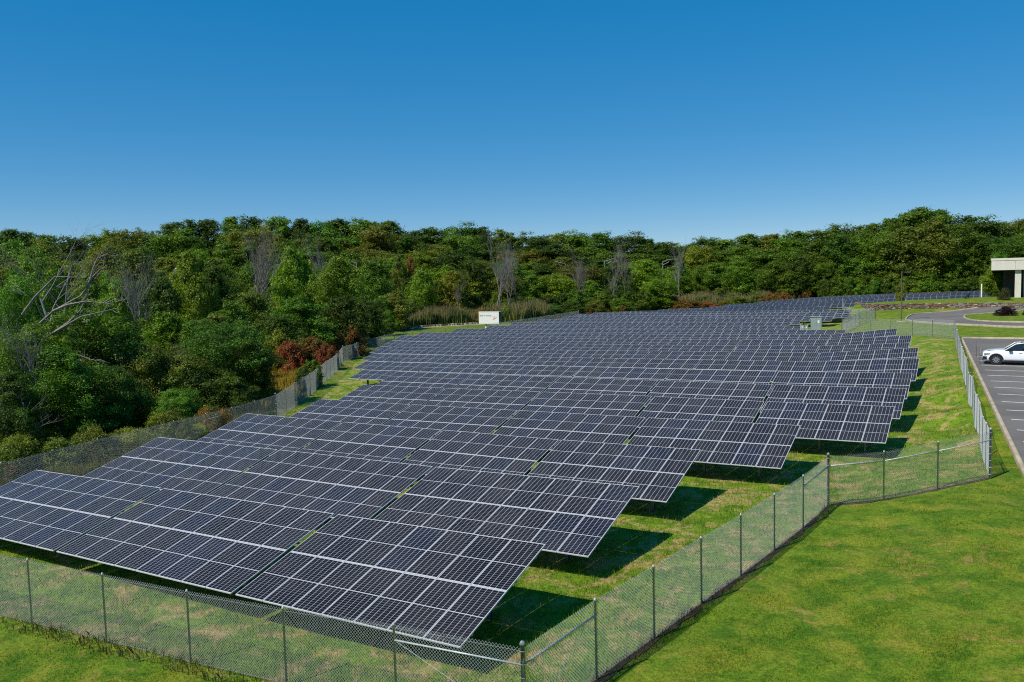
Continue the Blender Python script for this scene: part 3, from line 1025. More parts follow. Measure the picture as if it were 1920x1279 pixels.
for i in range(len(WL) - 1):
    (x0, y0), (x1, y1) = WL[i], WL[i + 1]
    q0, t0, n0 = wall_at(acc[i]); q1, t1, n1 = wall_at(acc[i + 1])
    za, zb = float(top_of(acc[i] / tot)) - 0.03, float(top_of(acc[i + 1] / tot)) - 0.03
    for s_ in (-0.13,):
        A0 = q0 - n0 * 0.13; A1 = q1 - n1 * 0.13; B0 = q0 + n0 * 0.13; B1 = q1 + n1 * 0.13
        mb.poly([(B0[0] - ox, B0[1] - oy, -2.5), (B1[0] - ox, B1[1] - oy, -2.5), (B1[0] - ox, B1[1] - oy, zb - oz), (B0[0] - ox, B0[1] - oy, za - oz)])
        mb.poly([(B0[0] - ox, B0[1] - oy, za - oz), (B1[0] - ox, B1[1] - oy, zb - oz), (A1[0] - n1[0] * .5 - ox, A1[1] - n1[1] * .5 - oy, zb - oz), (A0[0] - n0[0] * .5 - ox, A0[1] - n0[1] * .5 - oy, za - oz)])
obj('wall_core', mb.mesh('wall_core', m_mortar), wall)

# ------------------------------------------------------------------ rock edging behind the far fence
RK = smooth_line([(-20.8, 139.5), (-20.2, 143.5), (-16, 146.4), (-10, 148.2), (-3, 149.2)], 60)
edging = empty('rock_edging', (RK[0][0], RK[0][1], g1(*RK[0])))
tag(edging, 'curved edging of grey and buff rocks between far lawn and reeds', 'rocks')
racc = np.concatenate([[0], np.cumsum(np.linalg.norm(np.diff(RK, axis=0), axis=1))])
d = 0
while d < racc[-1]:
    x, y = np.interp(d, racc, RK[:, 0]), np.interp(d, racc, RK[:, 1])
    w_ = rs.uniform(.35, .8)
    obj('rock', rs.choice(shapes)[rs.choice((0, 1, 4, 3))], edging, matrix=Matrix.Translation((x - edging.location.x, y - edging.location.y, g1(x, y) - edging.location.z + 0.14)) @ Matrix.Rotation(rs.random() * 3, 4, 'Z') @ Matrix.Diagonal((w_, 1.2, .45, 1)))
    d += w_ * 0.9
V, F = sweep([(x, y, g1(x, y) + 0.02) for x, y in smooth_line([(-20.0, 136.5), (-20.4, 139.5), (-19.8, 142.6), (-16, 145.5), (-10, 147.3), (-3, 148.3)], 40)], [(-0.35, 0.0), (0, 0.06), (0.35, 0.02)])
mow = obj('mowing_strip', np_mesh('mowing_strip', V, F, [m_kerb])); tag(mow, 'pale mowing strip in front of the rock edging', kind='structure')

# ------------------------------------------------------------------ lit sign box
m_signface = simple_mat('sign_face', (0.72, 0.72, 0.7), 0.4, var=0.04, scale=2)
m_signbox = simple_mat('sign_cabinet', (0.055, 0.065, 0.08), 0.5)
m_signtop = simple_mat('sign_trim', (0.5, 0.5, 0.48), 0.5)
m_blue = simple_mat('sign_blue', (0.03, 0.16, 0.33), 0.5)
m_red = simple_mat('sign_red', (0.72, 0.06, 0.05), 0.5)
m_flag = simple_mat('sign_flag_grey', (0.3, 0.26, 0.32), 0.5)
m_white = simple_mat('white_paint', (0.8, 0.8, 0.78), 0.5, var=0.06)
sx, sy = -3.9, 137.5
sgz = g1(sx, sy)
sign = empty('pylon_sign', (sx, sy, sgz), -PSI)
tag(sign, 'white box sign with blue lettering and red stripes on short posts behind the far rows', 'sign')
SW, SH, SD, SB = 4.15, 2.08, 0.85, 0.85
obj('sign_cabinet', MB().box(-SW / 2, SW / 2, 0.02, SD, SB, SB + SH).mesh('sign_cabinet', m_signbox), sign)
obj('sign_face', MB().box(-SW / 2 + .02, SW / 2 - .02, -0.02, 0.018, SB + .05, SB + SH - .05).mesh('sign_face', m_signface), sign)
mb = MB(); mb.box(-SW / 2 - .02, SW / 2 + .02, -0.05, SD + .02, SB + SH - .05, SB + SH + .03); mb.box(-SW / 2 - .02, SW / 2 + .02, -0.05, SD + .02, SB - .06, SB + .05)
obj('trim', mb.mesh('trim', m_signtop), sign)
for px_ in (-0.85, 1.3):
    obj('post', MB().box(px_ - .13, px_ + .13, .25, .55, -0.2, SB).mesh('post', m_white), sign)
cu = bpy.data.curves.new('lettering', 'FONT'); cu.body = 'Bank of America'; cu.size = 0.42; cu.extrude = 0.006
ct = bpy.data.objects.new('lettering_source', cu); COL.objects.link(ct)
bpy.context.view_layer.update()
tme = bpy.data.meshes.new_from_object(ct.evaluated_get(bpy.context.evaluated_depsgraph_get()))
bpy.data.objects.remove(ct)
tme.materials.clear()
bb = np.array([v_.co for v_ in tme.vertices]); wtxt = bb[:, 0].max() - bb[:, 0].min()
obj('lettering', tme, sign, m_blue, matrix=Matrix.Translation((-SW / 2 + 0.2, -0.028, SB + 1.28)) @ Matrix.Rotation(R_(90), 4, 'X') @ Matrix.Diagonal((2.42 / wtxt, 1.0, 1, 1)))
# flag mark: slanting stripes
fx, fz = SW / 2 - 0.85, SB + 1.0
mb = MB()
ux, uz = 0.36, -0.22          # stripe direction runs down to the right
vx, vz = 0.44, 0.24           # stripes are laid side by side
for i in range(3):
    b0 = (fx - 0.22 + i * 0.155, fz - 0.2 - 0.02 * i + 0.11 * i)
    pts = [(b0[0] - .17, b0[1] - .1), (b0[0] + .26, b0[1] + .17), (b0[0] + .33, b0[1] + .11), (b0[0] - .1, b0[1] - .16)]
    mb.poly([(x, -0.03, z) for x, z in reversed(pts)], 0)
for i in range(3):
    b0 = (fx - 0.42 + i * 0.15, fz + 0.06 + 0.1 * i)
    pts = [(b0[0] - .03, b0[1]), (b0[0] + .2, b0[1] - .15), (b0[0] + .26, b0[1] - .11), (b0[0] + .03, b0[1] + .045)]
    mb.poly([(x, -0.032, z) for x, z in pts], 1 if i < 2 else 0)
obj('emblem', mb.mesh('emblem', [m_red, m_flag]), sign)

# ------------------------------------------------------------------ utility cabinets
m_cab = simple_mat('cabinet_green_grey', (0.26, 0.32, 0.3), 0.5, var=0.1, scale=2)
m_cabd = simple_mat('cabinet_dark', (0.06, 0.08, 0.08), 0.6)
m_lab = simple_mat('cabinet_label', (0.8, 0.8, 0.78), 0.6)
cx_, cy_ = 37.0, 97.0
cz_ = g1(cx_, cy_)
cab = empty('utility_cabinet', (cx_, cy_, cz_), -PSI + 0.25)
tag(cab, 'tall grey-green electrical cabinet on a pad beside the panels', 'cabinet')
HT = 3.35 - cz_
obj('pad', MB().box(-1.3, 1.3, -.9, .9, -.3, .12).mesh('pad', m_kerb), cab)
obj('body', MB().box(-.45, .75, -.4, .5, .12, HT).mesh('body', m_cab), cab)
obj('roof', MB().box(-.5, .8, -.46, .56, HT, HT + .07).mesh('roof', m_cab), cab)
for dx_ in (-.42, .16):
    dr = obj('door', MB().box(dx_, dx_ + .54, -.425, -.4, .2, HT - .12).mesh('door', m_cab), cab)
    obj('handle', MB().box(dx_ + .44, dx_ + .48, -.45, -.425, 1.1, 1.4).mesh('handle', m_cabd), dr)
obj('vent', MB().box(.75, .765, -.3, .4, HT - .9, HT - .15).mesh('vent', m_cabd), cab)
obj('notice', MB().box(.3, .5, -.44, -.426, HT - .75, HT - .4).mesh('notice', m_lab), cab)
sw = empty('switch_rack', (cx_ - 1.15, cy_ + .2, g1(cx_ - 1.15, cy_)), -PSI + .25)
tag(sw, 'lower grey switch boxes on a frame left of the tall electrical cabinet', 'switchgear')
for x_ in (-.5, .35):
    obj('upright', MB().box(x_ - .04, x_ + .04, -.04, .04, -.2, 2.2).mesh('upright', m_tube), sw)
for x_, z_, w_, h_ in ((-.45, 1.35, .4, .75), (.02, 1.2, .34, .9), (-.4, .45, .35, .55), (.05, .3, .3, .6)):
    bx_ = obj('switch_box', MB().box(x_, x_ + w_, -.26, -.045, z_, z_ + h_).mesh('switch_box', m_cab), sw)
    obj('label_plate', MB().box(x_ + .08, x_ + .2, -.268, -.26, z_ + h_ * .6, z_ + h_ * .8).mesh('label_plate', m_lab), bx_)

# ------------------------------------------------------------------ lamp post by the drive
m_pole = simple_mat('bronze_pole', (0.1, 0.085, 0.065), 0.5, var=0.1)
m_lens = simple_mat('lamp_lens', (0.5, 0.5, 0.48), 0.3)
lx_, ly_ = 53.3, 108.7
lamp = empty('lamp_post', (lx_, ly_, g1(lx_, ly_)), -0.1)
tag(lamp, 'slim dark lamp post with a flat head standing on the far lawn', 'lamp post')
obj('footing', MB().lathe([(.6, -.2), (.6, .06), (.5, .1)], 12).mesh('footing', m_kerb), lamp)
obj('pole', MB().tube([(0, 0, 0), (0, 0, 6.9)], [.09, .07], 8).mesh('pole', m_pole), lamp)
arm = obj('arm', MB().box(.05, .5, -.03, .03, 6.72, 6.79).mesh('arm', m_pole), lamp)
hd = obj('lamp_head', MB().box(.4, 1.05, -.2, .2, 6.68, 6.8).mesh('lamp_head', m_pole), lamp)
obj('lens', MB().box(.46, 1.0, -.16, .16, 6.66, 6.68).mesh('lens', m_lens), hd)

# ------------------------------------------------------------------ office building at the right edge
m_conc = simple_mat('precast_concrete', (0.62, 0.59, 0.5), 0.8, var=0.06, scale=0.8, bump=0.1)
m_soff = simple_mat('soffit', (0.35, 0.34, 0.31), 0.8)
m_glass = simple_mat('dark_glass', (0.012, 0.014, 0.016), 0.06, spec=0.6)
m_brick = simple_mat('dark_brick', (0.035, 0.028, 0.024), 0.85, var=0.3, scale=4)
bx, by = 78.3, 130.0
bz = 3.75
bld = empty('office_building', (bx, by, bz), -PSI)
tag(bld, 'low office building with a deep pale concrete roof edge and columns', 'building')
obj('roof', MB().box(0.25, 39.75, .25, 29.7, 6.2, 6.38).mesh('roof', m_soff), bld)
for i in range(12):
    w_ = 3.3
    obj('fascia_panel', MB().box(i * w_ + .012, (i + 1) * w_ - .012, 0, .22, 4.5, 6.05).mesh('fascia_panel', m_conc), bld)
for i in range(8):
    obj('fascia_panel', MB().box(0.0, .2, .232 + i * 3.6, .232 + (i + 1) * 3.6 - .024, 4.5, 6.05).mesh('fascia_panel', m_conc), bld)
obj('coping', MB().box(-.06, 39.8, -.06, 29.8, 6.06, 6.42).mesh('coping', m_conc), bld)
obj('soffit', MB().box(0.21, 39.7, .23, 29.0, 4.52, 4.62).mesh('soffit', m_soff), bld)
for i in range(8):
    x_ = 3.3 + i * 4.95
    obj('column', MB().box(x_, x_ + .85, .5, 1.35, -.6, 4.51).mesh('column', m_conc), bld)
obj('wall', MB().box(1.9, 38, 3.6, 28, -.6, 4.51).mesh('wall', m_brick), bld)
for i in range(10):
    x_ = 4.6 + i * 3.2
    wd = obj('window', MB().box(x_ + .04, x_ + 3.1, 3.45, 3.59, -.3, 4.4).mesh('window', m_glass), bld)
    obj('mullion', MB().box(x_ - .04, x_ + .03, 3.4, 3.58, -.3, 4.4).mesh('mullion', m_conc), wd)
    obj('transom', MB().box(x_ + .04, x_ + 3.1, 3.4, 3.45, 2.55, 2.63).mesh('transom', m_conc), wd)

# ------------------------------------------------------------------ small things on the lawns
wp = empty('marker_pole', (82.4, 139.5, g1(82.4, 139.5)))
tag(wp, 'plain white pole standing in front of the farthest panels', 'pole')
obj('pole', MB().lathe([(.11, -.2), (.11, 2.2), (.09, 2.3), (.02, 2.34)], 10).mesh('pole', m_white), wp)
m_black = simple_mat('black_steel', (0.018, 0.02, 0.018), 0.5)
rk = empty('dark_rack', (78.2, 136.5, g1(78.2, 136.5)), 0.5)
tag(rk, 'small black slatted rack leaning on the upper lawn', 'rack')
for sgn in (-.12, .12):
    obj('rail', MB().tube([(-.5, sgn, .05), (.5, sgn, 1.0)], .045, 6).mesh('rail', m_black), rk)
for i in range(4):
    t_ = (i + .5) / 4
    obj('rung', MB().box(-.5 + t_ - .12, -.5 + t_ + .12, -.2, .2, t_ * .95 - .16, t_ * .95 + .04).mesh('rung', m_black), rk)
obj('leg', MB().tube([(.35, 0, .9), (.4, 0, -.1)], .035, 6).mesh('leg', m_black), rk)
m_teal = simple_mat('teal_paint', (0.07, 0.3, 0.4), 0.5, var=0.1)
ub = empty('utility_pedestal', (75.6, 120.0, g1(75.6, 120.0)))
tag(ub, 'small blue utility pedestal by the end of the stone wall', 'utility box')
obj('body', MB().box(-.22, .22, -.15, .15, -.1, .6).mesh('body', m_teal), ub)
obj('cap', MB().box(-.25, .25, -.18, .18, .6, .68).mesh('cap', m_teal), ub)
obj('label_plate', MB().box(-.1, .1, -.16, -.151, .25, .45).mesh('label_plate', m_lab), ub)
for i, (h_, txt) in enumerate(((70.0, 'nearer'), (74.3, 'farther'))):
    x, y = AX * (kerb_a(h_) + 0.35) + HX * h_
    sp_ = empty('sign_post', (x, y, park_z(h_)), -PSI)
    tag(sp_, 'thin dark sign post on the kerb by the white car, the %s one' % txt, 'sign post', 'sign posts by the parking bays')
    obj('post', MB().box(-.025, .025, -.03, .03, -.1, 1.25).mesh('post', m_pole), sp_)
    obj('plate', MB().box(.028, .04, -.15, .15, .8, 1.22).mesh('plate', m_signtop), sp_)

# ------------------------------------------------------------------ road lamps showing above the wood
m_alu = simple_mat('road_lamp_aluminium', (0.42, 0.44, 0.45), 0.4, metal=0.3)
for i, (x, y, zt, sgn, txt) in enumerate([(-63.6, 152.0, 12.6, 1, 'left of the bright green tree'), (-35.7, 186.0, 13.6, -1, 'near the orange tree'), (14.1, 204.0, 12.4, -1, 'the left one above the far rows'), (24.3, 206.0, 12.8, 1, 'the right one above the far rows'), (40.9, 214.0, 12.5, 1, 'left of the tall reeds')]):
    rl = empty('road_lamp', (x, y, g1(x, y)))
    tag(rl, 'tall aluminium road lamp rising among the trees, %s' % txt, 'road lamp', 'road lamps behind the wood')
    ht = zt - rl.location.z
    obj('pole', MB().tube([(0, 0, 0), (0, 0, ht)], [.13, .07], 8).mesh('pole', m_alu), rl)
    obj('arm', MB().tube([(0, 0, ht - .1), (sgn * 1.5, 0, ht + .35), (sgn * 2.0, 0, ht + .5)], .05, 6).mesh('arm', m_alu), rl)
    obj('arm', MB().tube([(0, 0, ht - 1.0), (sgn * 1.6, 0, ht - .2), (sgn * 1.8, 0, ht + .4)], .04, 6).mesh('arm', m_alu), rl)
    obj('lamp_head', MB().box(min(sgn * 1.9, sgn * 2.6), max(sgn * 1.9, sgn * 2.6), -.15, .15, ht + .44, ht + .58).mesh('lamp_head', m_alu), rl)

# ------------------------------------------------------------------ white car
m_body = simple_mat('white_car_paint', (0.82, 0.83, 0.85), 0.22, coat=0.6)
m_trim = simple_mat('black_trim', (0.012, 0.012, 0.013), 0.45)
m_cgl = simple_mat('car_glass', (0.015, 0.022, 0.028), 0.05, spec=0.7)
m_roofgl = simple_mat('roof_glass', (0.02, 0.05, 0.07), 0.06, spec=0.7)
m_tyre = simple_mat('tyre', (0.014, 0.014, 0.014), 0.85)
m_rim = simple_mat('alloy_rim', (0.55, 0.56, 0.57), 0.3, metal=0.8)
m_lampgl = simple_mat('headlamp_glass', (0.28, 0.31, 0.34), 0.08, spec=0.7)
hc = 39.8 + 2.66 * 11 + 1.33
ac = kerb_a(hc) + 0.55
x, y = AX * ac + HX * (hc + 0.05)
car = empty('parked_car', (x, y, park_z(hc)), -PSI)
tag(car, 'white estate-shaped car parked with its nose to the kerb', 'car')
# sections along the length: x, half width at sill / shoulder, z of sill, shoulder (beltline)
XS = [0.0, 0.06, 0.22, 0.55, 0.9, 1.3, 1.75, 2.3, 3.0, 3.7, 4.2, 4.55, 4.7]
HWd = [0.62, 0.74, 0.85, 0.915, 0.93, 0.94, 0.945, 0.95, 0.95, 0.945, 0.92, 0.86, 0.74]
ZT = [0.80, 0.88, 0.94, 1.0, 1.04, 1.07, 1.09, 1.1, 1.11, 1.12, 1.12, 1.1, 0.98]
ZB = [0.36, 0.28, 0.24, 0.22, 0.22, 0.22, 0.22, 0.22, 0.22, 0.22, 0.24, 0.3, 0.4]
V = []
for x_, w_, zt_, zb_ in zip(XS, HWd, ZT, ZB):
    hood = 0.035 if x_ < 1.5 else 0.0
    ring = [(w_ * .82, zb_), (w_ * .97, zb_ + .12), (w_ * 1.0, .5), (w_ * .985, .72), (w_ * .975, zt_ - .14), (w_ * .92, zt_ - .03), (w_ * .7, zt_ + hood), (0, zt_ + hood * 1.4)]
    full = [(-a_, z_) for a_, z_ in ring] + [(a_, z_) for a_, z_ in reversed(ring[:-1])]
    V += [(x_, a_, z_) for a_, z_ in full]
k = 15
F = []
for i in range(len(XS) - 1):
    for j in range(k - 1):
        F.append((i * k + j, i * k + j + 1, (i + 1) * k + j + 1, (i + 1) * k + j))
    F.append((i * k + k - 1, i * k, (i + 1) * k, (i + 1) * k + k - 1))
me = bpy.data.meshes.new('body'); me.from_pydata(V, [], F + [tuple(range(k))[::-1], tuple(range((len(XS) - 1) * k, len(XS) * k))])
me.materials.append(m_body); me.polygons.foreach_set('use_smooth', np.ones(len(me.polygons), dtype=bool)); me.update()
body = obj('body', me, car)
# cabin: pillars and roof as a white shell, glass set in
GX_ = [1.42, 2.12, 2.7, 3.5, 4.15, 4.5]
def cabin(off, zt_list, mat, name, x_list, par):
    V = []
    for x_, zt_ in zip(x_list, zt_list):
        zb_ = 1.06
        wt = 0.70 + off
        wb = 0.90 + off
        f_ = (zt_ - zb_) / 0.58
        wtop = wb + (wt - wb) * min(1, f_)
        ring = [(wb, zb_), (wtop, zt_ - .03), (wtop - .1, zt_ + .015), (0, zt_ + .035)]
        V += [(x_, -a_, z_) for a_, z_ in ring] + [(x_, a_, z_) for a_, z_ in reversed(ring[:-1])]
    F = []
    for i in range(len(x_list) - 1):
        for j in range(6):
            F.append((i * 7 + j, i * 7 + j + 1, (i + 1) * 7 + j + 1, (i + 1) * 7 + j))
    F.append(tuple(range(7))[::-1]); F.append(tuple(range((len(x_list) - 1) * 7, len(x_list) * 7)))
    me = bpy.data.meshes.new(name); me.from_pydata(V, [], F); me.materials.append(mat); me.update()
    return obj(name, me, par)
cabin(0.0, [1.07, 1.56, 1.64, 1.63, 1.53, 1.12], m_cgl, 'glasshouse', GX_, car)
def bar(name, pts, r, mat, par=None):
    return obj(name, MB().tube(pts, r, 6).mesh(name, mat, True), par or car)
for sg in (-1, 1):
    bar('roof_rail', [(1.42, sg * .9, 1.07), (2.1, sg * .745, 1.545), (2.7, sg * .715, 1.64), (3.5, sg * .715, 1.63), (4.15, sg * .73, 1.52), (4.5, sg * .86, 1.13)], .045, m_body)
    bar('pillar', [(2.55, sg * .915, 1.08), (2.68, sg * .73, 1.6)], .035, m_trim)
    bar('pillar', [(3.55, sg * .915, 1.08), (3.62, sg * .73, 1.6)], .035, m_trim)
    mr = obj('mirror', MB().box(1.66, 1.86, sg * .93 if sg > 0 else -1.14, 1.14 if sg > 0 else -.93, 1.07, 1.22).mesh('mirror', m_trim), car)
    obj('door_handle', MB().box(2.3, 2.52, sg * .955 - .012, sg * .955 + .012, .9, .93).mesh('door_handle', m_body), car)
    obj('headlight', MB().box(.10, .62, min(sg * .62, sg * .885), max(sg * .62, sg * .885), .74, .86).mesh('headlight', m_lampgl), car)
    obj('fog_intake', MB().box(.02, .3, min(sg * .6, sg * .86), max(sg * .6, sg * .86), .38, .6).mesh('fog_intake', m_trim), car)
    obj('sill', MB().box(1.4, 3.4, min(sg * .88, sg * .965), max(sg * .88, sg * .965), .2, .34).mesh('sill', m_trim), car)
obj('front_roof', MB().poly([(2.12, -.62, 1.583), (2.12, .62, 1.583), (2.45, .61, 1.66), (2.45, -.61, 1.66)]).poly([(2.12, -.62, 1.575), (2.45, -.61, 1.65), (2.45, .61, 1.65), (2.12, .62, 1.575)]).mesh('front_roof', m_body), car)
obj('roof_panel', MB().box(2.45, 3.9, -.6, .6, 1.668, 1.69).mesh('roof_panel', m_roofgl), car)
obj('grille', MB().box(-.025, .06, -.42, .42, .5, .8).mesh('grille', m_trim), car)
obj('bonnet', MB().poly([(.3, -.68, 1.02), (1.42, -.78, 1.115), (1.42, .78, 1.115), (.3, .68, 1.02)][::-1]).mesh('bonnet', m_body), car)
obj('lower_bumper', MB().box(-.01, .3, -.6, .6, .24, .36).mesh('lower_bumper', m_trim), car)
mbt = MB()
def wheel(xc, sg):
    W = empty('wheel', (0, 0, 0)); COL.objects.unlink(W); bpy.data.objects.remove(W)
    prof = [(.22, -.12), (.33, -.12), (.365, -.08), (.365, .08), (.33, .12), (.22, .12)]
    M = Matrix.Translation((xc, sg * .83, .365)) @ Matrix.Rotation(R_(90), 4, 'X')
    w = obj('wheel', MB().lathe([(q[0], q[1]) for q in prof], 24).mesh('tyre', m_tyre, True), car, matrix=M)
    mb = MB()
    mb.lathe([(.245, -.1), (.265, .1), (.25, .11), (.235, .06)], 24)
    for i in range(10):
        t_ = i * math.pi / 5
        c_, s_ = math.cos(t_), math.sin(t_)
        zz_ = (-.125 if sg > 0 else .125)
        pts = [(.04, -.03), (.25, -.022), (.25, .022), (.04, .03)]
        P_ = [(a_ * c_ - b_ * s_, a_ * s_ + b_ * c_) for a_, b_ in pts]
        mb.poly([(p_[0], p_[1], zz_ * 1.0) for p_ in P_]); mb.poly([(p_[0], p_[1], zz_ * .94) for p_ in reversed(P_)])
    obj('rim', mb.mesh('rim', m_rim), w)
    ar = obj('wheel_arch', MB().tube([(xc + .44 * math.cos(t_), sg * .945, .365 + .44 * math.sin(t_)) for t_ in np.linspace(0.05, math.pi - .05, 12)], .05, 6).mesh('wheel_arch', m_trim, True), car)
for xc in (.88, 3.72):
    for sg in (-1, 1):
        wheel(xc, sg)
        mbw = MB(); mbw.lathe([(.43, -.02), (.43, .02)], 20)
        obj('wheel_well', mbw.mesh('wheel_well', m_trim), car, matrix=Matrix.Translation((xc, sg * .932, .375)) @ Matrix.Rotation(R_(90), 4, 'X'))

# ------------------------------------------------------------------ vegetation
LEAFCOL = [(0.058, 0.108, 0.010), (0.092, 0.172, 0.012), (0.14, 0.24, 0.014), (0.21, 0.24, 0.018), (0.13, 0.155, 0.018), (0.34, 0.2, 0.035), (0.24, 0.06, 0.022), (0.26, 0.115, 0.025)]
CNAME = ['dark green', 'mid green', 'bright green', 'yellow-green', 'olive green', 'orange', 'red', 'rusty orange']


def leaf_mat(name):
    m, nt, p = new_mat(name)
    oi = nt.new('ShaderNodeObjectInfo')
    va = nt.new('ShaderNodeAttribute', attribute_name='var').outputs['Fac']
    tc = nt.new('ShaderNodeTexCoord').outputs['Object']
    c = oi.outputs['Color']
    c = nt.mix(1.0, c, nt.mix(va, (0.6, 0.62, 0.62), (1.4, 1.34, 1.2)), 'MULTIPLY')
    c = nt.mix(nt.math('LESS_THAN', nt.math('ADD', nt.math('MULTIPLY', va, 0.5), nt.math('MULTIPLY', nt.noise(tc, 0.9, 3, 0.6), 0.7)), nt.math('SUBTRACT', 1.0, oi.outputs['Alpha'])), c, (0.1, 0.13, 0.016))
    blot = nt.noise(tc, 0.5, 3, 0.6)
    c = nt.mix(nt.ramp(blot, 0.5, 0.75, 0, 0.45), c, nt.mix(1.0, c, (1.7, 1.35, 0.9), 'MULTIPLY'))
    hue = nt.new('ShaderNodeHueSaturation')
    nt.link(nt.ramp(oi.outputs['Random'], 0, 1, 0.482, 0.512, False), hue.inputs['Hue'])
    nt.link(nt.ramp(oi.outputs['Random'], 0, 1, 0.85, 1.2, False), hue.inputs['Value'])
    nt.link(c, hue.inputs['Color'])
    c = hue.outputs[0]
    nt.link(c, p.inputs['Base Color'])
    p.inputs['Roughness'].default_value = 0.5
    p.inputs['Specular IOR Level'].default_value = 0.28
    tr = nt.new('ShaderNodeBsdfTranslucent')
    nt.link(nt.mix(1.0, c, (1.3, 1.5, 0.6), 'MULTIPLY'), tr.inputs['Color'])
    mx = nt.new('ShaderNodeMixShader'); mx.inputs[0].default_value = 0.28
    nt.link(p.outputs[0], mx.inputs[1]); nt.link(tr.outputs[0], mx.inputs[2])
    nt.link(mx.outputs[0], nt.n['Material Output'].inputs['Surface'])
    return m


m_leaf = leaf_mat('foliage')
m_bark = simple_mat('bark', (0.09, 0.075, 0.06), 0.9, var=0.3, scale=4)
m_dead = simple_mat('dead_wood', (0.2, 0.18, 0.16), 0.85, var=0.25, scale=5)


def leaves(C, N, size, aspect=0.55, r=rng):
    """rhombic leaves at centres C facing N"""
    n = len(C)
    N = N / (np.linalg.norm(N, axis=1, keepdims=True) + 1e-9)
    ref = r.normal(size=(n, 3))
    t = np.cross(N, ref); t /= np.linalg.norm(t, axis=1, keepdims=True) + 1e-9
    b = np.cross(N, t)
    s = (size * (0.65 + 0.7 * r.random(n)))[:, None]
    V = np.empty((n, 4, 3))
    fold = N * s * 0.12
    V[:, 0] = C - t * s * 0.5
    V[:, 1] = C - b * s * 0.5 * aspect + fold
    V[:, 2] = C + t * s * 0.5
    V[:, 3] = C + b * s * 0.5 * aspect + fold
    F = np.arange(n * 4).reshape(n, 4)
    return V.reshape(-1, 3), F


def crown(name, seed, H, R, z0, nlobe, nleaf, leaf, profile, flat=0.85, spread=1.0, upward=0.5, lobe=(0.24, 0.42), nsub=11):
    """boughs on the crown's outline, twig clusters on each bough, leaves round each cluster"""
    r = np.random.default_rng(seed)
    Cs, Ns, Vs = [], [], []
    per = nleaf / (nlobe * nsub)
    for i in range(nlobe):
        t = (i + r.random()) / nlobe
        pr = profile(t)
        ang = i * 2.39996 + r.normal() * 0.5
        rl = R * r.uniform(*lobe) * (0.7 + 0.4 * pr)
        rad = max(0.0, R * pr * r.uniform(0.35, 1.1) - rl * 0.6) * spread
        c = np.array([math.cos(ang) * rad, math.sin(ang) * rad, z0 + (H - z0 - rl * flat) * t + rl * 0.25])
        bv = r.normal() * 0.14
        for k in range(nsub):
            d = r.normal(size=3); d[2] += 0.35; d /= np.linalg.norm(d)
            sc = c + d * rl * r.uniform(0.45, 1.1) * np.array([1, 1, flat])
            sr = rl * r.uniform(0.2, 0.42)
            n = max(3, int(per * (sr / (rl * 0.31)) ** 1.6))
            q = r.normal(size=(n, 3)) * 0.62
            p_ = sc + q * sr * np.array([1.1, 1.1, 0.75])
            nn = q * 0.6 + d * 0.5 + r.normal(size=(n, 3)) * 0.6
            nn[:, 2] += upward
            Cs.append(p_); Ns.append(nn)
            Vs.append(np.clip(0.5 + bv + r.normal() * 0.14 + r.normal(size=n) * 0.2, 0, 1))
    C = np.concatenate(Cs); N = np.concatenate(Ns); v = np.concatenate(Vs)
    C[:, 2] = np.maximum(C[:, 2], 0.02)
    V, F = leaves(C, N, leaf, r=r)
    return np_mesh(name, V, F, [m_leaf], {'var': np.repeat(v, 4)})


def limbs(seed, H, R, mat, nlimb=7, r0=0.22, name='trunk'):
    q = random.Random(seed)
    mb = MB()
    lean = (q.uniform(-.4, .4), q.uniform(-.4, .4))
    top = H * 0.82
    tr = [(lean[0] * t * t, lean[1] * t * t, top * t - 0.3 * (t == 0)) for t in (0, .15, .35, .6, .85, 1)]
    mb.tube(tr, [r0 * 1.25, r0, r0 * .85, r0 * .6, r0 * .3, r0 * .12], 7)
    for i in range(nlimb):
        t = 0.3 + 0.6 * i / nlimb
        a = i * 2.4 + q.random()
        L = R * (1.0 - 0.45 * t) * q.uniform(.7, 1.0)
        b = (lean[0] * t * t, lean[1] * t * t, top * t)
        mb.tube([b, (b[0] + math.cos(a) * L * .5, b[1] + math.sin(a) * L * .5, b[2] + L * .45), (b[0] + math.cos(a) * L * .9, b[1] + math.sin(a) * L * .9, b[2] + L * .75)], [r0 * .4, r0 * .25, r0 * .08], 5, cap=False)
    return mb.mesh(name, mat)


dome = lambda t: (1 - (abs(t - 0.42) / 0.62) ** 2.2) ** 0.6 if abs(t - 0.42) < 0.62 else 0.12
tall = lambda t: max(0.15, (1 - (abs(t - 0.38) / 0.68) ** 1.8)) ** 0.7 if abs(t - 0.38) < 0.68 else 0.1
broad = lambda t: max(0.15, (1 - (abs(t - 0.5) / 0.75) ** 2.5)) ** 0.6 if abs(t - 0.5) < 0.75 else 0.1
round_ = lambda t: max(0.1, math.sqrt(max(0, 1 - (2 * t - 0.75) ** 2 / 1.7)))
KIT = {'tree': [], 'neartree': [], 'nearshrub': [], 'willow': [], 'shrub': [], 'sumac': [], 'bramble': []}
for s_ in range(8):
    prof = (dome, broad, round_, tall)[s_ % 4]
    KIT['tree'].append((crown('crown', 100 + s_, 16, 5.4, 1.4, 34 + 3 * s_, 24000, 0.34, prof), limbs(s_, 16, 5, m_bark), 16.0, 10.8))
for s_ in range(3):
    KIT['neartree'].append((crown('crown', 200 + s_, 9, 3.6, 0.7, 44, 46000, 0.15, (dome, broad, round_)[s_], spread=1.05, lobe=(0.2, 0.36), nsub=14), limbs(20 + s_, 9, 3.4, m_bark, 10, 0.13), 9.0, 7.2))
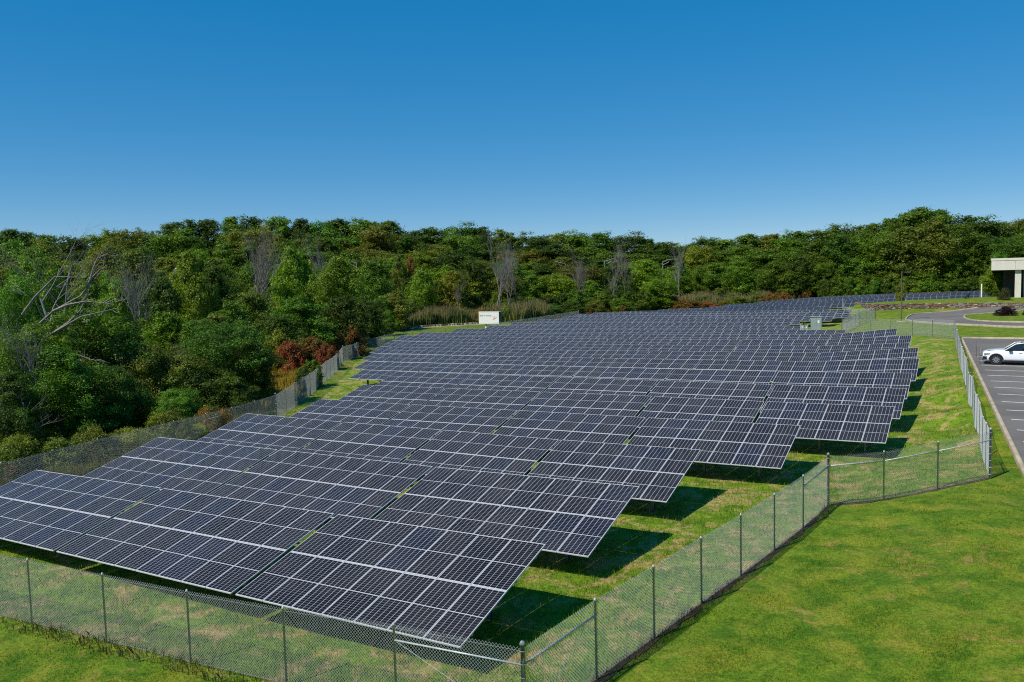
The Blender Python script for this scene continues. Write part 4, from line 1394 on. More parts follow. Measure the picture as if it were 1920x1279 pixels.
for s_ in range(3):
    KIT['nearshrub'].append((crown('crown', 300 + s_, 5, 3.2, 0.2, 40, 42000, 0.12, round_, flat=0.9, lobe=(0.2, 0.34), nsub=14), limbs(30 + s_, 5, 3, m_bark, 9, 0.07), 5.0, 6.4))
for s_ in range(2):
    KIT['willow'].append((crown('crown', 400 + s_, 7, 3.4, 0.2, 34, 30000, 0.2, round_, flat=1.3, upward=0.1, lobe=(0.24, 0.36)), limbs(40 + s_, 7, 3, m_bark, 8, 0.1), 7.0, 6.8))
for s_ in range(4):
    KIT['shrub'].append((crown('crown', 500 + s_, 4, 2.6, 0.05, 24, 13000, 0.2, round_), limbs(50 + s_, 4, 2.2, m_bark, 6, 0.07), 4.0, 5.2))
for s_ in range(2):
    KIT['sumac'].append((crown('crown', 600 + s_, 3.2, 2.7, 0.1, 26, 18000, 0.17, round_, flat=0.75, upward=0.8), limbs(60 + s_, 3.2, 2.2, m_bark, 7, 0.05), 3.2, 5.4))
for s_ in range(2):
    KIT['bramble'].append((crown('crown', 700 + s_, 1.6, 1.6, 0.0, 26, 15000, 0.085, round_, flat=0.75), limbs(70 + s_, 1.6, 1.4, m_bark, 6, 0.03), 1.6, 3.2))
KIT['lawnshrub'] = KIT['shrub']


def bare_mesh(seed, H, W, levels=4, r0=0.14, up=0.55, nchild=(3, 4), name='branches', bend=0.25):
    q = random.Random(seed)
    mb = MB()

    def grow_(p, d, L, r, lev):
        pts = [p]; rad = [r]
        n = 4
        dd = d.copy()
        for i in range(n):
            dd = (dd + Vector((q.gauss(0, bend), q.gauss(0, bend), q.gauss(0, bend * .6))) * 0.6).normalized()
            pts.append(pts[-1] + dd * (L / n)); rad.append(r * (1 - 0.68 * (i + 1) / n))
        mb.tube(pts, rad, 6 if lev > 2 else (4 if lev > 0 else 3), cap=False)
        if lev == 0: return
        for c_ in range(q.randint(*nchild) + (1 if lev == levels else 0)):
            t = q.uniform(0.3, 0.98) * n
            i = min(int(t), n - 1); u = t - i
            b = pts[i].lerp(pts[i + 1], u)
            a = q.random() * 6.283
            side = Vector((math.cos(a), math.sin(a), 0)) * W
            nd = (dd * 0.75 + side * 0.75 + Vector((0, 0, up * 0.5))).normalized()
            grow_(b, nd, L * q.uniform(.42, .66), rad[i] * 0.58, lev - 1)
    grow_(Vector((0, 0, -0.3)), Vector((q.uniform(-.1, .1), q.uniform(-.1, .1), 1)).normalized(), H * 0.72, r0, levels)
    return mb.mesh(name, m_dead)


BARE = [bare_mesh(900 + s_, 12, 0.5, 3, 0.12, 1.3, (6, 8), bend=0.18) for s_ in range(5)]
VEG = [
    ('tree',-149.2,219.5,21.2,16.6,1,'skyline',-70), ('tree',-143.1,219.4,21.3,19.5,1,'skyline',-28), ('tree',-133.3,215.8,21,18.7,0,'skyline',23), ('tree',-128.7,220,19.9,19.8,1,'skyline',73),
    ('tree',-118.5,217.2,18.9,17.8,0,'skyline',132), ('tree',-115.3,225.8,19.7,14.1,1,'skyline',185), ('tree',-111.3,226.1,19.6,17.1,1,'skyline',213), ('tree',-102.5,219.6,20.1,15.4,4,'skyline',251),
    ('tree',-101.1,228.1,19,21.4,4,'skyline',287), ('tree',-103,250.5,22.9,21.5,1,'skyline',334), ('tree',-95.8,255,23.2,18.8,0,'skyline',387), ('tree',-89.9,261.1,24.3,15.7,1,'skyline',434),
    ('tree',-83.4,258.2,23.8,21.7,0,'skyline',466), ('tree',-74.1,256.8,23.8,17.8,1,'skyline',518), ('tree',-66.4,255.2,23,16.4,0,'skyline',561), ('tree',-60.8,256.7,22,19.7,1,'skyline',597),
    ('tree',-55.5,261.9,22.7,22.2,0,'skyline',634), ('tree',-48.1,264.9,22.9,24.7,1,'skyline',680), ('tree',-39.1,261,21.8,23.5,1,'skyline',728), ('tree',-29.9,260.1,19.2,16.6,0,'skyline',781),
    ('tree',-25.1,262.3,19,21.2,0,'skyline',810), ('tree',-18.7,265.1,20.7,21.2,0,'skyline',848), ('tree',-10.6,268.2,20,17.3,0,'skyline',894), ('tree',-3.3,268.8,19.2,17.9,1,'skyline',936),
    ('tree',2.7,268.9,17.7,17.9,0,'skyline',969), ('tree',9.5,260,17.3,19.1,0,'skyline',1009), ('tree',15.6,261.3,17.9,16.1,4,'skyline',1044), ('tree',21.5,263.6,18,19.6,1,'skyline',1077),
    ('tree',27.5,260.7,18.1,22,1,'skyline',1113), ('tree',36.2,260.1,17.6,21,0,'skyline',1163), ('tree',44.7,260.1,16,16.3,0,'skyline',1213), ('tree',49.7,258.7,14.9,18.8,0,'skyline',1244),
    ('tree',57,264.5,14,19.9,1,'skyline',1278), ('tree',61.9,253.1,16.3,16.4,0,'skyline',1322), ('tree',68.2,252,15.3,23.3,1,'skyline',1361), ('tree',71.4,238.5,16.6,16.9,1,'skyline',1404),
    ('tree',78.3,240.2,16.5,20.4,4,'skyline',1444), ('tree',81.3,230.2,17,21.3,1,'skyline',1485), ('tree',91.2,232.1,17.6,20.8,1,'skyline',1545), ('tree',97.1,227.2,17.7,18.5,1,'skyline',1597),
    ('tree',100.6,222.4,18,14.1,1,'skyline',1634), ('tree',107,223.9,19.4,16.4,1,'skyline',1673), ('tree',111.9,221.7,21.1,17.4,0,'skyline',1713), ('tree',118.8,222,20.9,17,1,'skyline',1759),
    ('tree',126,222.4,19,18.3,0,'skyline',1807), ('tree',127.2,213.7,17.5,17.7,0,'skyline',1849), ('tree',134.2,213.6,17,16,4,'skyline',1899), ('tree',141.5,216.6,17.6,17.7,0,'skyline',1936),
    ('tree',-129.5,192.1,17.5,13.2,0,'second',-60), ('tree',-123.9,190.9,16.5,12.9,0,'second',-21), ('tree',-120.3,195.5,18.1,12.8,1,'second',28), ('tree',-115.2,197.3,17.1,16.2,4,'second',76),
    ('tree',-109.3,198,14.8,16.3,0,'second',125), ('tree',-103.3,201.4,15.7,13.2,1,'second',184), ('tree',-95.5,197.2,15.7,13.1,0,'second',226), ('tree',-91.5,200.3,15.8,12.5,0,'second',268),
    ('tree',-93.1,218.3,19,18.9,1,'second',312), ('tree',-91.3,235.3,18,19.1,0,'second',370), ('tree',-82.8,236.9,19,15.3,1,'second',428), ('tree',-74.9,234.4,20.2,14.6,4,'second',472),
    ('tree',-67.7,233.7,17.7,16.8,4,'second',518), ('tree',-61,239.1,17.2,14.2,0,'second',570), ('tree',-53.9,234,17,14.7,1,'second',608), ('tree',-49.1,242.2,17.2,20.2,1,'second',649),
    ('tree',-40.9,242.5,19.3,21,4,'second',700), ('tree',-30.5,239.8,17.5,14.5,0,'second',763), ('tree',-23.4,240,14.7,17.5,4,'second',808), ('tree',-15.1,241.9,18,16.3,1,'second',860),
    ('tree',-8.4,240.7,14.5,15.7,0,'second',903), ('tree',-1.8,244.2,14.4,14.2,0,'second',944), ('tree',4.1,242.5,12.7,21.1,4,'second',980), ('tree',13.9,245.5,14.7,21,0,'second',1040),
    ('tree',23.5,244.2,13.6,17.1,1,'second',1099), ('tree',30.8,241.6,12.3,17.6,1,'second',1146), ('tree',38.7,241.7,11.5,20.7,1,'second',1196), ('tree',48.4,240.9,10.9,20.7,0,'second',1257),
    ('tree',56.1,237,13.2,14.3,1,'second',1311), ('tree',61.9,232.2,12.3,16.8,1,'second',1355), ('tree',66.3,225.7,13.6,13.5,1,'second',1396), ('tree',68.5,215,12.5,18.4,1,'second',1433),
    ('tree',76.6,215.6,12.4,14.5,1,'second',1488), ('tree',78.6,204.6,14.4,12.3,1,'second',1532), ('tree',82.7,203.3,15.9,16.3,0,'second',1566), ('tree',87.9,201.8,13.4,13.2,1,'second',1609),
    ('tree',93.1,202.4,15.7,16,1,'second',1646), ('tree',97.3,196.2,16.4,15.3,4,'second',1700), ('tree',103.6,196,17.9,14.3,4,'second',1749), ('tree',110.4,197.1,16.4,12.5,1,'second',1796),
    ('tree',116.8,197.7,13.3,12.6,0,'second',1842), ('tree',118.2,191.7,12.5,12.7,0,'second',1880), ('tree',125.8,194.2,15,11.8,1,'second',1928), ('tree',128.9,191.5,13.1,13.4,4,'second',1966),
    ('tree',-111.4,168.1,14.2,10.3,0,'third',-40), ('tree',-106.4,169.4,14.8,11.1,1,'third',11), ('tree',-101,170.9,13.5,10.9,2,'third',67), ('tree',-94,172.8,12.5,12.5,1,'third',139),
    ('tree',-87.6,174.4,13.4,8.9,2,'third',201), ('tree',-81.8,175.9,14.6,11.1,0,'third',257), ('tree',-84,196.2,13.3,14.3,4,'third',312), ('tree',-80.4,207.9,14.4,10.8,1,'third',374),
    ('tree',-74.5,208.7,16.3,11,1,'third',418), ('tree',-67.6,209.6,15.5,12.9,0,'third',469), ('tree',-59.2,210.7,16.4,10.8,1,'third',532), ('tree',-52.6,211.5,15.2,14.8,1,'third',581),
    ('tree',-43,212.7,13.7,11.2,1,'third',651), ('tree',-35.1,213.7,13.7,15.3,4,'third',708), ('tree',-24,215.1,13.4,14.1,2,'third',787), ('tree',-13.6,216.3,13.9,15.5,0,'third',860),
    ('tree',-2.9,216.7,10.3,15.4,1,'third',935), ('tree',5.9,216.3,10.2,12.8,1,'third',997), ('tree',14.8,215.8,11.6,15.3,4,'third',1059), ('tree',23.7,215.3,10.8,15.4,0,'third',1121),
    ('tree',32.1,214.9,9.2,12.8,2,'third',1180), ('tree',39.2,214.5,7,12.3,1,'third',1230), ('tree',52.8,242.1,5.9,16.4,2,'third',1283), ('tree',60.1,234.6,9.1,15,1,'third',1340),
    ('tree',66.8,222.5,7.9,15.7,0,'third',1406), ('tree',73.6,216,10.5,11.5,1,'third',1466), ('tree',79.2,211.7,10.7,10.9,1,'third',1516), ('tree',83.7,208,11.2,11.9,1,'third',1559),
    ('tree',88.7,201.6,7.4,12.9,2,'third',1615), ('tree',96.8,199.3,12.3,10.5,4,'third',1684), ('tree',102.4,198.7,11.8,13.2,0,'third',1728), ('tree',110.2,198.1,11.8,14.9,1,'third',1790),
    ('tree',120.5,197.2,8.5,12.8,1,'third',1872), ('tree',129.4,196.5,9.8,12.1,2,'third',1943), ('tree',44.4,208.7,10,8.3,1,'edge',1275), ('tree',49.3,206.3,9.1,7.1,1,'edge',1314),
    ('tree',52.8,204.6,9.6,9.3,1,'edge',1342), ('tree',57.9,202.1,11.5,8.7,1,'edge',1385), ('tree',63.2,199.8,8.1,5.8,1,'edge',1430), ('tree',66.3,199.2,10,9.6,1,'edge',1455),
    ('tree',71.7,198.3,11.2,8.9,0,'edge',1498), ('tree',77.9,197.3,9.4,8.7,1,'edge',1547), ('tree',83.3,196.3,5.3,6,1,'edge',1592), ('tree',86.5,195.7,5.7,9.2,1,'edge',1618),
    ('tree',91.4,194.9,6.1,7.4,1,'edge',1658), ('tree',95.9,194.1,7.9,8.2,1,'edge',1696), ('tree',101.3,193.4,6.7,7.7,1,'edge',1741), ('tree',106.3,192.9,9,6.4,1,'edge',1782),
    ('tree',110.6,192.4,6.7,8.1,1,'edge',1818), ('tree',115.7,191.8,4.2,8.5,1,'edge',1860), ('tree',121,191.2,6.7,8.6,1,'edge',1904), ('tree',126.2,190.6,6.9,8.1,0,'edge',1948),
    ('shrub',76.1,193.8,5.6,3.7,0,'edgebush',1545), ('shrub',78.5,193.4,5.7,5,1,'edgebush',1564), ('shrub',81.7,192.7,5.6,3.8,1,'edgebush',1591), ('shrub',84.1,192.2,4.4,4.8,1,'edgebush',1612),
    ('shrub',87.2,191.5,4.7,4.6,1,'edgebush',1638), ('shrub',90.2,190.9,3.9,4.3,0,'edgebush',1663), ('shrub',92.9,190.3,4.2,5.3,1,'edgebush',1687), ('shrub',96.4,189.8,3.5,4.5,2,'edgebush',1716),
    ('shrub',99.4,189.6,3.9,5.3,1,'edgebush',1741), ('shrub',102.9,189.3,3,4.2,1,'edgebush',1770), ('shrub',105.7,189,3.5,4.5,0,'edgebush',1793), ('shrub',108.7,188.8,3.4,4.5,0,'edgebush',1818),
    ('shrub',111.7,188.5,2.8,4.5,2,'edgebush',1843), ('tree',-101.5,153.3,15.7,8.4,1,'mid',-40), ('tree',-95.1,153.9,14.3,9.7,4,'mid',27), ('tree',-84.8,149,14.8,8.1,3,'mid',100),
    ('tree',-81.2,152.5,14.5,10.9,2,'mid',156), ('tree',-76.6,161.6,14.1,11.6,4,'mid',244), ('tree',-65.1,157.3,12.3,9.3,3,'mid',335), ('tree',-60,164.5,13.9,8.8,1,'mid',408),
    ('tree',-56.5,174.3,12.3,10.9,1,'mid',469), ('tree',-49.5,180.4,12.6,11.1,1,'mid',544), ('tree',-43.7,184.9,11.5,10.9,1,'mid',601), ('tree',-36.1,186.2,10.8,11.4,3,'mid',665),
    ('tree',-27.3,189.8,13,11,2,'mid',740), ('tree',-20.9,192.8,10.4,9.5,0,'mid',794), ('tree',-14.6,186,10.8,12,2,'mid',838), ('tree',-7,195.3,11.5,10.3,4,'mid',902),
    ('tree',0.3,196.9,12,11.1,1,'mid',958), ('tree',8.3,197.1,10.4,12.1,0,'mid',1019), ('tree',16.8,197.8,9.7,13.7,4,'mid',1083), ('tree',26.1,196.8,10.8,9.7,0,'mid',1155),
    ('tree',34,202,10.9,13.3,2,'mid',1208), ('tree',-67.6,101.6,11.5,4.9,3,'lower',-40), ('tree',-67,106.2,12.1,5,0,'lower',9), ('tree',-63.6,107.1,12.2,6.4,1,'lower',65),
    ('tree',-57.9,107.4,11.5,6.5,4,'lower',148), ('tree',-55.6,111.3,11.9,4.9,1,'lower',207), ('tree',-54,116.7,11.3,6.2,1,'lower',262), ('tree',-52.3,124,10.7,8,4,'lower',324),
    ('tree',-46,124.6,10.9,7.9,1,'lower',403), ('tree',-39.8,125.9,9.5,7.7,2,'lower',483), ('tree',-37.7,137,10.2,9,2,'lower',544), ('tree',-33.6,154.6,10.5,9.5,1,'lower',631),
    ('tree',-27.9,172.5,8.8,11,1,'lower',714), ('tree',-17.8,167.5,9.5,9.5,1,'lower',797), ('tree',-11.8,175.9,9.1,11.4,3,'lower',856), ('tree',-1.1,175.9,8.6,8.5,4,'lower',947),
    ('tree',5,181.3,8.3,8.5,1,'lower',998), ('tree',10.7,180.7,8.3,8.7,2,'lower',1045), ('tree',18.4,182.9,6.7,8,2,'lower',1107), ('tree',24,181.1,5.5,11.2,0,'lower',1155),
    ('tree',33.6,179.8,7.2,9.5,2,'lower',1237), ('shrub',-28.1,156.9,6.4,5.8,0,'foot',690), ('shrub',-24.2,159.8,6.8,6.4,0,'foot',731), ('shrub',-19.2,159,5.8,3.9,0,'foot',777),
    ('shrub',-16.3,159.5,5.1,3.7,1,'foot',805), ('shrub',-14,162.3,4.6,4,4,'foot',828), ('shrub',-11.2,159.8,5.6,5.4,4,'foot',852), ('shrub',-7.2,163.4,4.9,6.4,0,'foot',892),
    ('shrub',-2.9,164.6,5.2,4.3,1,'foot',931), ('shrub',0.2,163.4,4,5.8,0,'foot',960), ('shrub',3.9,163.5,4.4,5.5,1,'foot',993), ('shrub',7.7,169,4.1,5,0,'foot',1025),
    ('shrub',10.9,171.1,4.4,4,0,'foot',1053), ('shrub',13.8,172.2,5,6.4,1,'foot',1077), ('shrub',18.7,171.6,4.4,6.4,2,'foot',1121), ('shrub',24.1,175.4,4.5,6.2,1,'foot',1162),
    ('shrub',28.6,174.3,4.6,5.8,1,'foot',1203), ('shrub',33.6,179.6,4.8,5.5,1,'foot',1237), ('tree',-45,112,14.8,6.9,2,'named',352), ('willow',-33.3,122,14.8,8.5,2,'named',545),
    ('tree',-25,116,13,7.5,2,'named',632), ('tree',-31.9,98,9,6.3,1,'named',470), ('tree',-25.4,96,8,7.7,1,'named',562), ('tree',-21.3,101,7.5,6.8,0,'named',642),
    ('willow',-20.5,140,6.9,7.1,4,'named',738), ('willow',-22.5,137,6.2,5.5,2,'named',712), ('tree',-25.4,150,13.2,8.4,1,'named',702), ('tree',-17.3,158,11.1,6.3,2,'named',792),
    ('tree',-22,176,13.9,2.8,5,'named',768), ('tree',-24.3,174,14,5.4,4,'named',746), ('tree',-11.6,160,10.2,7.1,3,'named',848), ('tree',-8.4,176,12.6,7.1,0,'named',884),
    ('tree',-48.5,92,12.1,5.5,1,'named',165), ('tree',-43.6,88,10.9,4.7,2,'named',215), ('tree',-44.7,80,10.2,5.9,1,'named',120), ('tree',-43.8,100,11.3,6,0,'named',300),
    ('tree',-56.3,120,15.6,8.8,4,'named',250), ('tree',-68.2,135,17.3,10.9,4,'named',195), ('tree',-43.7,118,12.7,6.3,0,'named',400), ('neartree',-39.2,66,13.4,5.3,1,'named',62),
    ('neartree',-36.3,58,11.1,5.8,1,'named',18), ('neartree',-30.3,56,8.8,7.1,1,'named',150), ('neartree',-30.8,50,7.7,6.4,1,'named',40), ('neartree',-29.5,60,7.6,6,0,'named',225),
    ('neartree',-27.8,48.5,6.4,5.8,1,'named',105), ('neartree',-28.8,45,5.2,4.5,0,'named',12), ('nearshrub',-26,57,5.7,6.5,4,'named',282), ('nearshrub',-23.8,57.5,4.7,6.5,4,'named',345),
    ('nearshrub',-26.1,52,4.6,5.2,0,'named',215), ('neartree',-22.2,62,7,7.5,0,'named',424), ('neartree',-20.4,62,5,3.7,0,'named',470), ('nearshrub',-22.1,58.5,3.6,6.7,0,'named',400),
    ('nearshrub',-22.4,52.5,2.9,4.6,1,'named',330), ('nearshrub',-20.2,57.5,2.6,3.9,0,'named',440), ('willow',-32,74,7.7,5.9,2,'named',312), ('willow',-28.9,77,7.1,6.2,4,'named',398),
    ('willow',-36,78,7,4.7,2,'named',270), ('tree',-31.1,88,8.2,5.3,1,'named',430), ('tree',-26.4,90,6.3,6.6,0,'named',520), ('tree',-25.8,104,6,6.3,2,'named',588),
    ('tree',-20.1,112,6.9,5.3,0,'named',690), ('shrub',-22.5,93,2.6,3.7,1,'named',600), ('shrub',-25.3,86,4.7,4,3,'named',520), ('shrub',-20.9,116,3.7,5.1,0,'named',690),
    ('shrub',-20.6,130,3.5,4.4,1,'named',722), ('shrub',-22.8,112,4.7,4.5,1,'named',655), ('sumac',-23.7,85,3.5,3.8,6,'named',545), ('sumac',-22.5,88,3.6,4.2,7,'named',578),
    ('sumac',-20.2,86.5,2.8,2.8,6,'named',612), ('sumac',-20.1,100,3.8,4.4,7,'named',660), ('sumac',-20.8,96,3.2,2.8,7,'named',636), ('shrub',-21.9,90,3.1,2.2,1,'named',598),
    ('shrub',-18.3,72.5,2.5,2.9,1,'named',585), ('shrub',-18.7,71,2,1.9,0,'named',570), ('sumac',-5.4,152,2.8,3.7,7,'named',905), ('sumac',-2.9,153,2.7,3.1,7,'named',930),
    ('shrub',-8.5,154,2.9,4.1,4,'named',876), ('shrub',-0.9,153,2.8,5.1,1,'named',950), ('shrub',2.8,157,2.6,6.3,0,'named',985), ('shrub',7.7,160,2.7,6,1,'named',1030),
    ('shrub',12.8,163,3,6.6,0,'named',1075), ('shrub',18,166,2.7,5.6,4,'named',1120), ('shrub',23,170,3.1,6.8,1,'named',1160), ('sumac',15.5,163,1.6,2.6,7,'named',1100),
    ('sumac',23.3,168,1.9,2.5,7,'named',1165), ('tree',54.8,232,13.6,10.3,3,'named',1310), ('tree',33.8,182,4,6.1,2,'named',1235), ('shrub',30.3,178,3.3,5.2,2,'named',1212),
    ('shrub',36.2,182,3,4.9,1,'named',1255), ('sumac',39.1,176,2.7,8.3,7,'named',1290), ('sumac',43.2,176,2.1,5.4,6,'named',1325), ('shrub',43.5,182,2.9,5.4,1,'named',1315),
    ('shrub',50.6,192,4.1,5.7,4,'named',1352), ('shrub',52.6,184,2.4,8.1,1,'named',1385), ('shrub',48.7,181,2.1,4.8,3,'named',1360), ('sumac',60.7,188,2.8,5,7,'named',1440),
    ('sumac',65.8,192,3,4.6,7,'named',1470), ('shrub',58.8,190,2.6,5.1,4,'named',1420), ('sumac',72.4,196,2.8,3.4,7,'named',1510), ('tree',87.2,203,11.4,8.2,3,'named',1600),
    ('tree',83.2,200,9.1,6.7,2,'named',1580), ('tree',111.7,214,21,18.6,1,'named',1740), ('tree',105,212,20.2,15.6,1,'named',1700), ('tree',85.7,142,5.4,4.2,2,'named',1860),
    ('tree',91.6,150,9.3,4,1,'named',1872), ('shrub',84.5,139,1.2,2.4,0,'named',1866), ('lawnshrub',73.8,151,4.2,2,4,'named',1688), ('bramble',-28.6,33.2,1.2,3.3,1,'bramble',0),
    ('bramble',-28.8,33.3,1.7,2.4,4,'bramble',0), ('bramble',-29.1,35.1,2.3,3.2,7,'bramble',0), ('bramble',-28,34,1.9,3.3,7,'bramble',0), ('bramble',-28.2,35.7,1.9,2.7,1,'bramble',0),
    ('bramble',-27.8,37,1.6,3.2,7,'bramble',0), ('bramble',-26.2,36.9,1.7,3,1,'bramble',0), ('bramble',-27.2,38,2.2,2.7,7,'bramble',0), ('bramble',-26.9,38.8,1.4,3.5,7,'bramble',0),
    ('bramble',-25.3,38.5,1.2,3,7,'bramble',0), ('bramble',-25.5,39.2,2,3.5,4,'bramble',0), ('bramble',-25.8,40.6,2.1,3.5,3,'bramble',0), ('bramble',-24.5,41.3,1,2.5,4,'bramble',0),
    ('bramble',-25.2,41.4,1.2,2.8,1,'bramble',0), ('bramble',-23.9,41.5,1.7,2.7,4,'bramble',0), ('bramble',-23,43,2,2.8,4,'bramble',0), ('bramble',-23,43.2,1.5,3.1,4,'bramble',0),
    ('bramble',-22.7,43.7,1.4,3.4,4,'bramble',0), ('bramble',-21.8,45.2,1.5,2.8,3,'bramble',0), ('bramble',-22.8,46,1.4,2.9,4,'bramble',0), ('bramble',-20.9,45.4,1.1,3.2,4,'bramble',0),
    ('bramble',-20.8,46.6,2,2.6,3,'bramble',0), ('bramble',-20.2,46.6,2.1,2.5,4,'bramble',0), ('bramble',-19.6,47.7,1.1,3.5,3,'bramble',0), ('bramble',-20.5,48.2,1.3,2.3,4,'bramble',0),
    ('bramble',-18.9,49.3,2.1,2.8,7,'bramble',0), ('bare',-39.2,118,16.7,4.7,0,'bare',455), ('bare',-37.2,117,14.6,3.1,0,'bare',478), ('bare',-40.1,88,12.2,3.5,0,'bare',272),
    ('bare',-43.5,90,11.9,2.8,0,'bare',232), ('bare',-38.4,170,17.2,4.6,0,'bare',615), ('bare',-3.3,160,13.8,4.9,0,'bare',925), ('bare',-0.6,162,13.9,4.3,0,'bare',950),
    ('bare',2.1,164,13,3.3,0,'bare',975), ('bare',-2.2,158,11.6,3,0,'bare',935), ('bare',16.3,172,12.4,4.6,0,'bare',1098), ('bare',14.7,171,9.9,2.7,0,'bare',1085),
    ('bare',21.7,174,11.9,3.5,0,'bare',1143), ('bare',25,177,12.5,4.7,0,'bare',1168), ('bare',40,190,13.3,5.1,0,'bare',1272), ('bare',-11.6,157,7.9,4.6,0,'bare',846),
    ('bare',-31.4,62,5.9,2.5,0,'bare',205), ('bare',-26.9,56.5,5.7,1.5,0,'bare',250), ('bare',-24.5,57,5.1,1.1,0,'bare',320), ('bare',-28.6,48,7.5,1.3,0,'bare',70),
    ('deadtree',-33.1,54,14.3,7.2,0,'dead',30), ('deadlean',-27.9,43.5,5.6,4.4,0,'dead',8)]


cnt = {}
ordx = {}
for kind, x, y, h, w, col, where, u in VEG:
    ordx.setdefault((kind in ('bare',), where), []).append(x / y)
NAMES = {'tree': 'broadleaf_tree', 'neartree': 'broadleaf_tree', 'nearshrub': 'leafy_shrub', 'willow': 'willow_shrub', 'shrub': 'leafy_shrub', 'sumac': 'sumac_bush', 'bramble': 'bramble_bush', 'bare': 'bare_tree', 'lawnshrub': 'leafy_shrub'}
PLACE = {'skyline': 'on the skyline', 'second': 'just below the skyline', 'third': 'in the wood'+chr(39)+'s third row',
         'edge': 'along the right-hand wood edge', 'edgebush': 'under the right-hand wood', 'mid': 'halfway down the wood', 'lower': 'in the lower wood',
         'foot': 'behind the far rows', 'named': 'in front of the wood', 'bramble': 'outside the left fence', 'bare': 'among the green trees'}
GRP = {'tree': 'broadleaf trees of the wood', 'neartree': 'near trees left of the fence', 'nearshrub': 'near bushes left of the fence', 'willow': 'willow shrubs', 'shrub': 'bushes at the foot of the wood', 'sumac': 'sumac bushes', 'bramble': 'brambles along the left fence', 'bare': 'bare trees'}
for i, (kind, x, y, h, w, col, where, u) in enumerate(VEG):
    if where == 'dead':
        continue
    q = random.Random(i * 7 + 1)
    z = g1(x, y)
    rt = empty(NAMES[kind], (x, y, z), q.random() * 6.283)
    key = (kind in ('bare',), where)
    rank = sum(1 for v_ in ordx[key] if v_ < x / y) + 1
    size = 'tall' if h > 12 else ('small' if h < 4 else 'medium')
    noun = {'tree': 'broadleaf tree', 'neartree': 'leafy tree', 'nearshrub': 'dense bush', 'willow': 'rounded willow shrub', 'shrub': 'bush', 'sumac': 'sumac bush', 'bramble': 'bramble bush', 'bare': 'bare grey tree', 'lawnshrub': 'bush'}[kind]
    if kind == 'bare':
        lab = 'bare grey tree without leaves, %s of its kind from the left' % ordinal(rank)
        cat = 'tree'
    elif kind == 'lawnshrub':
        lab, cat = 'small single bush beside the lamp post on the upper lawn', 'bush'
    else:
        lab = '%s %s %s, %s from the left %s' % (size, CNAME[col], noun, ordinal(rank), PLACE[where])
        cat = 'tree' if kind in ('tree', 'neartree') else 'bush'
    tag(rt, lab, cat, GRP.get(kind))
    if kind == 'bare':
        me = BARE[i % len(BARE)]
        o = obj('branches', me, rt, matrix=Matrix.Diagonal((h / 12, h / 12, h / 12, 1)))
        continue
    cm, tm, H0, W0 = KIT[kind][(i * 5 + q.randint(0, 3)) % len(KIT[kind])]
    S = Matrix.Diagonal((w / W0 * q.uniform(.95, 1.1), w / W0 * q.uniform(.95, 1.1), h / H0, 1))
    o = obj('crown', cm, rt, matrix=S)
    c_ = LEAFCOL[col]
    f_ = q.uniform(0.85, 1.2)
    o.color = (c_[0] * f_ * q.uniform(.9, 1.1), c_[1] * f_, c_[2] * f_, {5: 0.55, 6: 0.52, 7: 0.45}.get(col, 1.0))
    obj('trunk', tm, rt, matrix=S)

# the two dead trees at the left edge
dead = [v_ for v_ in VEG if v_[6] == 'dead']
for (kind, x, y, h, w, *_), lab, sd in zip(dead, ('large dead grey tree with bare twisted limbs reaching right at the left edge', 'dead leaning bush with long bare pale branches at the lower left edge'), (41, 57)):
    rt = empty('dead_tree', (x, y, g1(x, y)), 0)
    tag(rt, lab, 'tree')
    me = bare_mesh(sd, h, 0.9, 4, 0.2 if h > 8 else 0.07, 0.35, (3, 4), 'branches', 0.38)
    obj('branches', me, rt)
    if h > 8:
        mb = MB()
        q = random.Random(5)
        for (a, b, c_, d_) in (((0.2, 0, 7.0), (2.4, -.5, 8.6), (4.4, -.6, 9.6), (6.0, -.2, 11.6)), ((0.2, 0, 5.8), (2.2, -.8, 7.0), (4.6, -1.2, 8.2), (7.0, -1.0, 8.7)), ((0, 0, 8.4), (1.2, -.4, 9.6), (2.6, -.4, 10.9), (4.3, -.1, 10.8)), ((0.1, 0, 4.6), (2.6, -1.4, 5.6), (4.4, -1.6, 5.7), (5.6, -1.7, 5.3)),
                            ((2.4, -.5, 8.6), (3.6, -.9, 9.0), (4.9, -1.1, 9.2), (6.4, -1.0, 9.0)), ((4.4, -.6, 9.6), (5.0, -.5, 10.6), (5.2, -.4, 11.4), (5.6, -.2, 12.4)), ((2.2, -.8, 7.0), (3.4, -.6, 7.8), (4.2, -.5, 8.6), (4.7, -.4, 9.6))):
            mb.tube([a, b, c_, d_], [.1, .075, .05, .015], 6, cap=False)
            for k_ in range(6):
                u_ = q.uniform(.2, 1)
                P_ = Vector(b).lerp(Vector(d_), u_)
                e_ = P_ + Vector((q.uniform(.2, 1.3), q.uniform(-.8, .8), q.uniform(-.4, 1.0)))
                mb.tube([P_, P_.lerp(e_, .5) + Vector((0, 0, q.uniform(-.1, .2))), e_], [.03, .02, .006], 4, cap=False)
        obj('limb', mb.mesh('limb', m_dead), rt)


